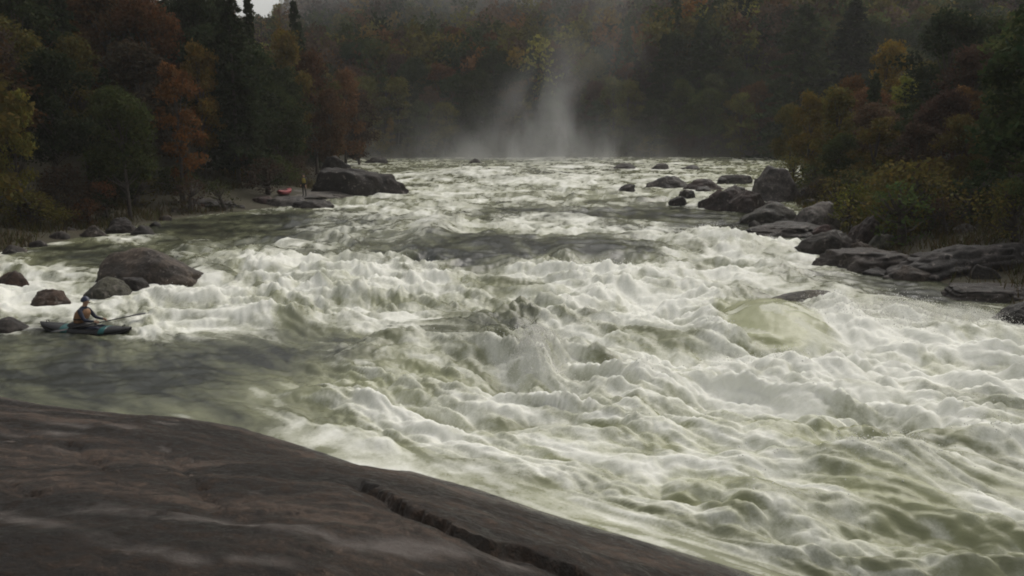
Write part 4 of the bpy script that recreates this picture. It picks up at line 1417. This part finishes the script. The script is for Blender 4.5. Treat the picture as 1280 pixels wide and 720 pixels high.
ch = [[(hip, (.16, .13)), (wst, (.145, .11)), (chest, (.165, .115)), (nck, (.055, .055)), ((.005, 0, .80), (.065, .06)), (hd, (.085, .078)), ((.012, 0, .93), (.07, .065))]]
for s in (-1, 1):
    sh, el, wr_ = (-.04, .19 * s, .655), (.12, .25 * s, .44), (.34, .20 * s, .42)
    ch.append([(chest, (.165, .115)), ((-.05, .12 * s, .665), .072), (sh, .064), (el, .045), (wr_, .029)])
    ch += hand(wr_, (.95, -.1 * s, -.15), (0, -s * .4, .9), .8)
    ch.append([(hip, (.16, .13)), ((.02, .11 * s, .16), .09), ((.36, .16 * s, .24), .065), ((.75, .1 * s, .10), .045)])


def pick_k(c):
    if c.z > .755:
        return 1
    if c.x > .355 and c.z > .33:
        return 1
    return 0


skin_body('body', ch, [M_NAVY, M_SKIN], pick_k, man)
secs = []
for z, w_, d_, xo in ((.34, .175, .15, -.135), (.40, .19, .165, -.125), (.50, .205, .175, -.095), (.58, .205, .175, -.07), (.65, .165, .15, -.05), (.69, .11, .11, -.035)):
    secs.append([(xo + d_ * math.cos(t), w_ * math.sin(t), z) for t in np.linspace(0, 2 * math.pi, 20, endpoint=False)])
loft('life_vest', secs, M_TAN, man)
secs = [[(xo + d_ * math.cos(t), w_ * math.sin(t), z) for t in np.linspace(0, 2 * math.pi, 20, endpoint=False)] for z, w_, d_, xo in ((.42, .197, .171, -.12), (.44, .2, .174, -.115), (.455, .2, .174, -.11))]
loft('vest_strap', secs, M_BLACK, man)
head_bits(man, hd, (1, -.15, -.05), M_HELM, True)
nose = obj('nose', mesh('nose', ico(2)[0] * np.array([.016, .011, .02]), ico(2)[1], M_SKIN), man, (.113, -.012, .85))
pad = thing('paddle', 'dark double bladed paddle held low across the kayak deck', 'paddle', boat.location)
pad.rotation_euler = boat.rotation_euler
pad.scale = (1.2, 1.2, 1.2)
a_, b_ = Vector((.05, -.85, .34)), Vector((.75, .85, .42))
v, q = tube_arrays([[(tuple(a_), .016), (tuple(b_), .016)]], 8)
obj('shaft', mesh('shaft', v, q, M_BLACK), pad)
for e, sgn in ((a_, -1), (b_, 1)):
    secs = []
    dr = (b_ - a_).normalized() * sgn
    for i, w_ in enumerate((.02, .07, .1, .1, .085, .03)):
        c_ = e + dr * (.085 * i)
        secs.append([tuple(c_ + Vector((w_ * math.cos(t), 0, .012 * math.sin(t)))) for t in np.linspace(0, 2 * math.pi, 12, endpoint=False)])
    loft('blade', secs, M_HULL, pad)

# --- the person on the shore
sc_ = G(380, 254)
sz = SLAB.location.z + max(v_.co.z for v_ in SLAB.data.vertices) - 0.03
who = thing('person', 'person in dark clothes and yellow vest standing on the left shore slab', 'person', (sc_[0], sc_[1] + .3, 0.0), R(-20))
hip, wst, chest, nck, hd = (0, 0, .93), (0, 0, 1.08), (0, .01, 1.32), (0, 0, 1.49), (0, -.02, 1.63)
ch = [[(hip, (.15, .11)), (wst, (.135, .1)), (chest, (.165, .11)), (nck, .055), ((0, -.01, 1.555), .065), (hd, (.08, .09)), ((0, -.012, 1.70), .068)]]
for s in (-1, 1):
    sh, el, wr_ = (.18 * s, 0, 1.405), (.235 * s, .02, 1.13), (.22 * s, -.12, .91)
    ch.append([(chest, (.165, .11)), ((.12 * s, 0, 1.42), .07), (sh, .062), (el, .044), (wr_, .029)])
    ch += hand(wr_, (-.05 * s, -.25, -1), (-.2 * s, -1, .2), .5)
    ch.append([(hip, (.15, .11)), ((.10 * s, 0, .82), .09), ((.115 * s, -.01, .48), .06), ((.12 * s, .02, .10), .042), ((.125 * s, -.03, .045), .045), ((.13 * s, -.15, .035), .035)])


def pick_s(c):
    if c.z > 1.5 or (abs(c.x) > .17 and c.z < .93 and c.z > .6):
        return 1
    return 0


skin_body('body', ch, [M_BLACK, M_SKIN], pick_s, who)
secs = [[(w_ * math.cos(t), .01 + d_ * math.sin(t), z) for t in np.linspace(0, 2 * math.pi, 20, endpoint=False)] for z, w_, d_ in ((1.04, .17, .135), (1.15, .185, .15), (1.3, .195, .155), (1.39, .165, .13), (1.45, .1, .09))]
loft('life_vest', secs, M_YEL, who)
head_bits(who, hd, (0, -1, 0), M_HAIR, False)
obj('nose', mesh('nose', ico(2)[0] * np.array([.012, .016, .02]), ico(2)[1], M_SKIN), who, (0, -.115, 1.625))
who.location.z = sz

# --- the red kayak pulled up on the shore
rc = G(352, 252)
rk = thing('kayak', 'bright red kayak pulled up on the left shore beside the standing person', 'kayak', (rc[0], rc[1] + 1.0, max(0.16, gz(rc[0], rc[1] + 1) + .14)), R(83))
kayak(rk, M_DKRED, M_RED)
for o in rk.children:
    pass
# a shelf of stones under the kayak
B('rock_slab', 'low grey shore slab under the red kayak', 326, 376, 245, 258, GREY, 61, 1.0, 0, 0.4, level=4, foam=0, flat=.6, cat='rock slab')

# ------------------------------------------------------------------ mist and haze
def volume_box(name, lo, hi, build, label, cat=None):
    v = [(x, y, z) for x in (lo[0], hi[0]) for y in (lo[1], hi[1]) for z in (lo[2], hi[2])]
    f = [(0, 1, 3, 2), (4, 6, 7, 5), (0, 4, 5, 1), (2, 3, 7, 6), (0, 2, 6, 4), (1, 5, 7, 3)]
    m = bpy.data.materials.new(name)
    m.use_nodes = True
    nt = m.node_tree
    nt.nodes.clear()
    out = N(nt, 'ShaderNodeOutputMaterial')
    pv = N(nt, 'ShaderNodeVolumePrincipled')
    pv.inputs['Color'].default_value = (0.9, 0.9, 0.9, 1)
    pv.inputs['Anisotropy'].default_value = 0.1
    nt.links.new(pv.outputs[0], out.inputs['Volume'])
    build(nt, pv)
    return tag(obj(name, mesh(name, v, f, m, smooth=False)), label, cat, kind='stuff')


def haze(nt, pv):
    pv.inputs['Density'].default_value = HAZE


HAZE = 0.0003
volume_box('haze', (-335, -62, -4), (345, 562, 175), haze, 'thin grey haze filling the gorge')


def column(nt, pv):
    L = nt.links.new
    ge = N(nt, 'ShaderNodeNewGeometry')
    sx = N(nt, 'ShaderNodeSeparateXYZ')
    no = N(nt, 'ShaderNodeTexNoise', i_Scale=0.13, i_Detail=5, i_Roughness=0.62, i_Distortion=0.6)
    nl = N(nt, 'ShaderNodeTexNoise', i_Scale=0.06, i_Detail=2)
    mp = N(nt, 'ShaderNodeMapping')
    mp.inputs['Scale'].default_value = (1.2, 1.0, 0.65)
    L(ge.outputs['Position'], mp.inputs['Vector'])
    L(mp.outputs[0], no.inputs['Vector'])
    L(ge.outputs['Position'], nl.inputs['Vector'])
    L(ge.outputs['Position'], sx.inputs[0])

    def mth(op, a, b=None, c=None, clamp=False):
        n = N(nt, 'ShaderNodeMath', operation=op, use_clamp=clamp)
        for i, q in enumerate((a, b, c)):
            if q is None:
                continue
            if isinstance(q, (int, float)):
                n.inputs[i].default_value = q
            else:
                L(q, n.inputs[i])
        return n.outputs[0]
    X, Y, Z = sx.outputs
    nz = mth('SUBTRACT', no.outputs['Fac'], 0.5)
    nlz = mth('SUBTRACT', nl.outputs['Fac'], 0.5)
    # axis drifts to the right with height, wobbling
    ax = mth('ADD', mth('MULTIPLY_ADD', Z, 0.14, 5.0), mth('ADD', mth('MULTIPLY', nz, 9.0), mth('MULTIPLY', nlz, 30.0)))
    dx = mth('SUBTRACT', X, ax)
    wd = mth('ADD', mth('MULTIPLY', mth('EXPONENT', mth('MULTIPLY', Z, -0.14)), 4.5), 4.0)
    g = mth('DIVIDE', dx, wd)
    gy_ = mth('DIVIDE', mth('SUBTRACT', Y, 143.0), 5.5)
    q = mth('ADD', mth('MULTIPLY', g, g), mth('MULTIPLY', gy_, gy_))
    col = mth('EXPONENT', mth('MULTIPLY', q, -1.0))
    fall = mth('EXPONENT', mth('MULTIPLY', Z, -0.085))
    col = mth('MULTIPLY', col, fall)
    # a low sheet over the water either side
    lx_ = mth('DIVIDE', mth('SUBTRACT', X, 1.0), 21.0)
    low = mth('EXPONENT', mth('MULTIPLY', mth('ADD', mth('MULTIPLY', lx_, lx_), mth('MULTIPLY', gy_, gy_)), -1.0))
    low = mth('MULTIPLY', low, mth('EXPONENT', mth('MULTIPLY', Z, -0.33)))
    tot = mth('ADD', mth('MULTIPLY', col, 0.085), mth('MULTIPLY', low, 0.07))
    amp = mth('MULTIPLY_ADD', nz, 6.5, 0.8)
    amp = mth('MAXIMUM', amp, 0.0)
    L(mth('MULTIPLY', tot, amp), pv.inputs['Density'])


volume_box('mist', (-36, 132, -0.6), (42, 153, 40), column, 'pale mist column rising off the river in front of the far bank', 'mist')


def bank(nt, pv):
    L = nt.links.new
    ge = N(nt, 'ShaderNodeNewGeometry')
    no = N(nt, 'ShaderNodeTexNoise', i_Scale=0.028, i_Detail=3, i_Roughness=0.6)
    L(ge.outputs['Position'], no.inputs['Vector'])
    sx = N(nt, 'ShaderNodeSeparateXYZ')
    L(ge.outputs['Position'], sx.inputs[0])
    up = N(nt, 'ShaderNodeMapRange', i_From_Min=17, i_From_Max=46)
    L(sx.outputs[2], up.inputs['Value'])
    side = N(nt, 'ShaderNodeMapRange', i_From_Min=70, i_From_Max=-30)
    L(sx.outputs[0], side.inputs['Value'])
    am = N(nt, 'ShaderNodeMapRange', i_From_Min=0.35, i_From_Max=0.65, i_To_Min=0.2, i_To_Max=1.6)
    L(no.outputs['Fac'], am.inputs['Value'])
    a = N(nt, 'ShaderNodeMath', operation='MULTIPLY')
    b = N(nt, 'ShaderNodeMath', operation='MULTIPLY')
    c = N(nt, 'ShaderNodeMath', operation='MULTIPLY')
    L(up.outputs[0], a.inputs[0])
    west = N(nt, 'ShaderNodeMapRange', i_From_Min=-0.252, i_From_Max=-0.225)
    rt = N(nt, 'ShaderNodeMath', operation='DIVIDE')
    L(sx.outputs[0], rt.inputs[0])
    L(sx.outputs[1], rt.inputs[1])
    L(rt.outputs[0], west.inputs['Value'])
    ew = N(nt, 'ShaderNodeMath', operation='MULTIPLY')
    L(side.outputs[0], ew.inputs[0])
    L(west.outputs[0], ew.inputs[1])
    L(ew.outputs[0], a.inputs[1])
    L(a.outputs[0], b.inputs[0])
    L(am.outputs[0], b.inputs[1])
    L(b.outputs[0], c.inputs[0])
    c.inputs[1].default_value = 0.03
    L(c.outputs[0], pv.inputs['Density'])


volume_box('low_cloud', (-130, 185, 14), (75, 345, 110), bank, 'low cloud lying against the upper mountain forest', 'cloud')



def splash(nt, pv):
    L = nt.links.new
    ge = N(nt, 'ShaderNodeNewGeometry')
    no = N(nt, 'ShaderNodeTexNoise', i_Scale=0.9, i_Detail=4, i_Roughness=0.65)
    L(ge.outputs['Position'], no.inputs['Vector'])
    acc = None
    for px, py, rx, rz, am in ((1125, 404, 0.9, 0.6, 0.8), (1215, 402, 1.2, 0.45, 0.6), (1165, 408, 1.5, 0.35, 0.5), (1075, 414, 0.7, 0.4, 0.6)):
        c = G(px, py)
        sb = N(nt, 'ShaderNodeVectorMath', operation='SUBTRACT')
        L(ge.outputs['Position'], sb.inputs[0])
        sb.inputs[1].default_value = (c[0], c[1], 0.25)
        dv = N(nt, 'ShaderNodeVectorMath', operation='DIVIDE')
        L(sb.outputs[0], dv.inputs[0])
        dv.inputs[1].default_value = (rx, 0.8, rz)
        dt = N(nt, 'ShaderNodeVectorMath', operation='DOT_PRODUCT')
        L(dv.outputs[0], dt.inputs[0])
        L(dv.outputs[0], dt.inputs[1])
        mr = N(nt, 'ShaderNodeMapRange', i_From_Min=1.0, i_From_Max=0.0, i_To_Max=am)
        L(dt.outputs['Value'], mr.inputs['Value'])
        if acc is None:
            acc = mr.outputs[0]
        else:
            ad = N(nt, 'ShaderNodeMath', operation='MAXIMUM')
            L(acc, ad.inputs[0])
            L(mr.outputs[0], ad.inputs[1])
            acc = ad.outputs[0]
    nr = N(nt, 'ShaderNodeMapRange', i_From_Min=0.42, i_From_Max=0.7, i_To_Max=2.6)
    L(no.outputs['Fac'], nr.inputs['Value'])
    m_ = N(nt, 'ShaderNodeMath', operation='MULTIPLY')
    L(acc, m_.inputs[0])
    L(nr.outputs[0], m_.inputs[1])
    L(m_.outputs[0], pv.inputs['Density'])


c0, c1_ = G(1040, 392), G(1260, 392)
volume_box('splash_mist', (c0[0] - .8, c0[1] - 1.2, -0.3), (c1_[0] + .6, c1_[1] + 1.4, 1.2), splash, 'fine white spray hanging over the breaking water at the right shore', 'spray')

# ------------------------------------------------------------------ light, sky, camera
SUN_EL, SUN_AZ = 52, 35      # azimuth to the right of straight upstream
world = bpy.data.worlds.new('World')
scene.world = world
world.use_nodes = True
nt = world.node_tree
bg = nt.nodes['Background']
sky = N(nt, 'ShaderNodeTexSky', sky_type='NISHITA', sun_disc=False, sun_elevation=R(SUN_EL), sun_rotation=R(SUN_AZ))
sky.dust_density = 4.0
hs = N(nt, 'ShaderNodeHueSaturation', i_Saturation=0.22)
nt.links.new(sky.outputs[0], hs.inputs['Color'])
wb = N(nt, 'ShaderNodeMix', data_type='RGBA', blend_type='MULTIPLY')
wb.inputs['Factor'].default_value = 1.0
wb.inputs[7].default_value = (1.0, 0.985, 0.94, 1)
nt.links.new(hs.outputs[0], wb.inputs[6])
nt.links.new(wb.outputs[2], bg.inputs['Color'])
bg.inputs['Strength'].default_value = 0.14
sl = bpy.data.lights.new('sun', 'SUN')
sl.energy = 0.9
sl.angle = R(35)
sl.color = (1.0, 0.95, 0.88)
so = bpy.data.objects.new('sun', sl)
COL.objects.link(so)
sd = Vector((math.sin(R(SUN_AZ)) * math.cos(R(SUN_EL)), math.cos(R(SUN_AZ)) * math.cos(R(SUN_EL)), math.sin(R(SUN_EL))))
so.rotation_euler = (-sd).to_track_quat('-Z', 'Y').to_euler()
so.location = (0, 0, 60)

cam = bpy.data.cameras.new('camera')
cam.lens = 36 * F / 1280
cam.clip_end = 2000
co = bpy.data.objects.new('camera', cam)
COL.objects.link(co)
co.location = (0, 0, CH)
co.rotation_euler = (math.pi / 2 - P, 0, 0)
scene.camera = co
vs = scene.view_settings
vs.view_transform = 'Standard'
vs.look = 'None'
vs.exposure = 0.0
vs.gamma = 1
vs.use_curve_mapping = False
scene.cycles.use_denoising = True
scene.cycles.filter_width = 1.9
scene.cycles.max_bounces = 6
scene.cycles.volume_bounces = 1
scene.cycles.volume_step_rate = 2.0
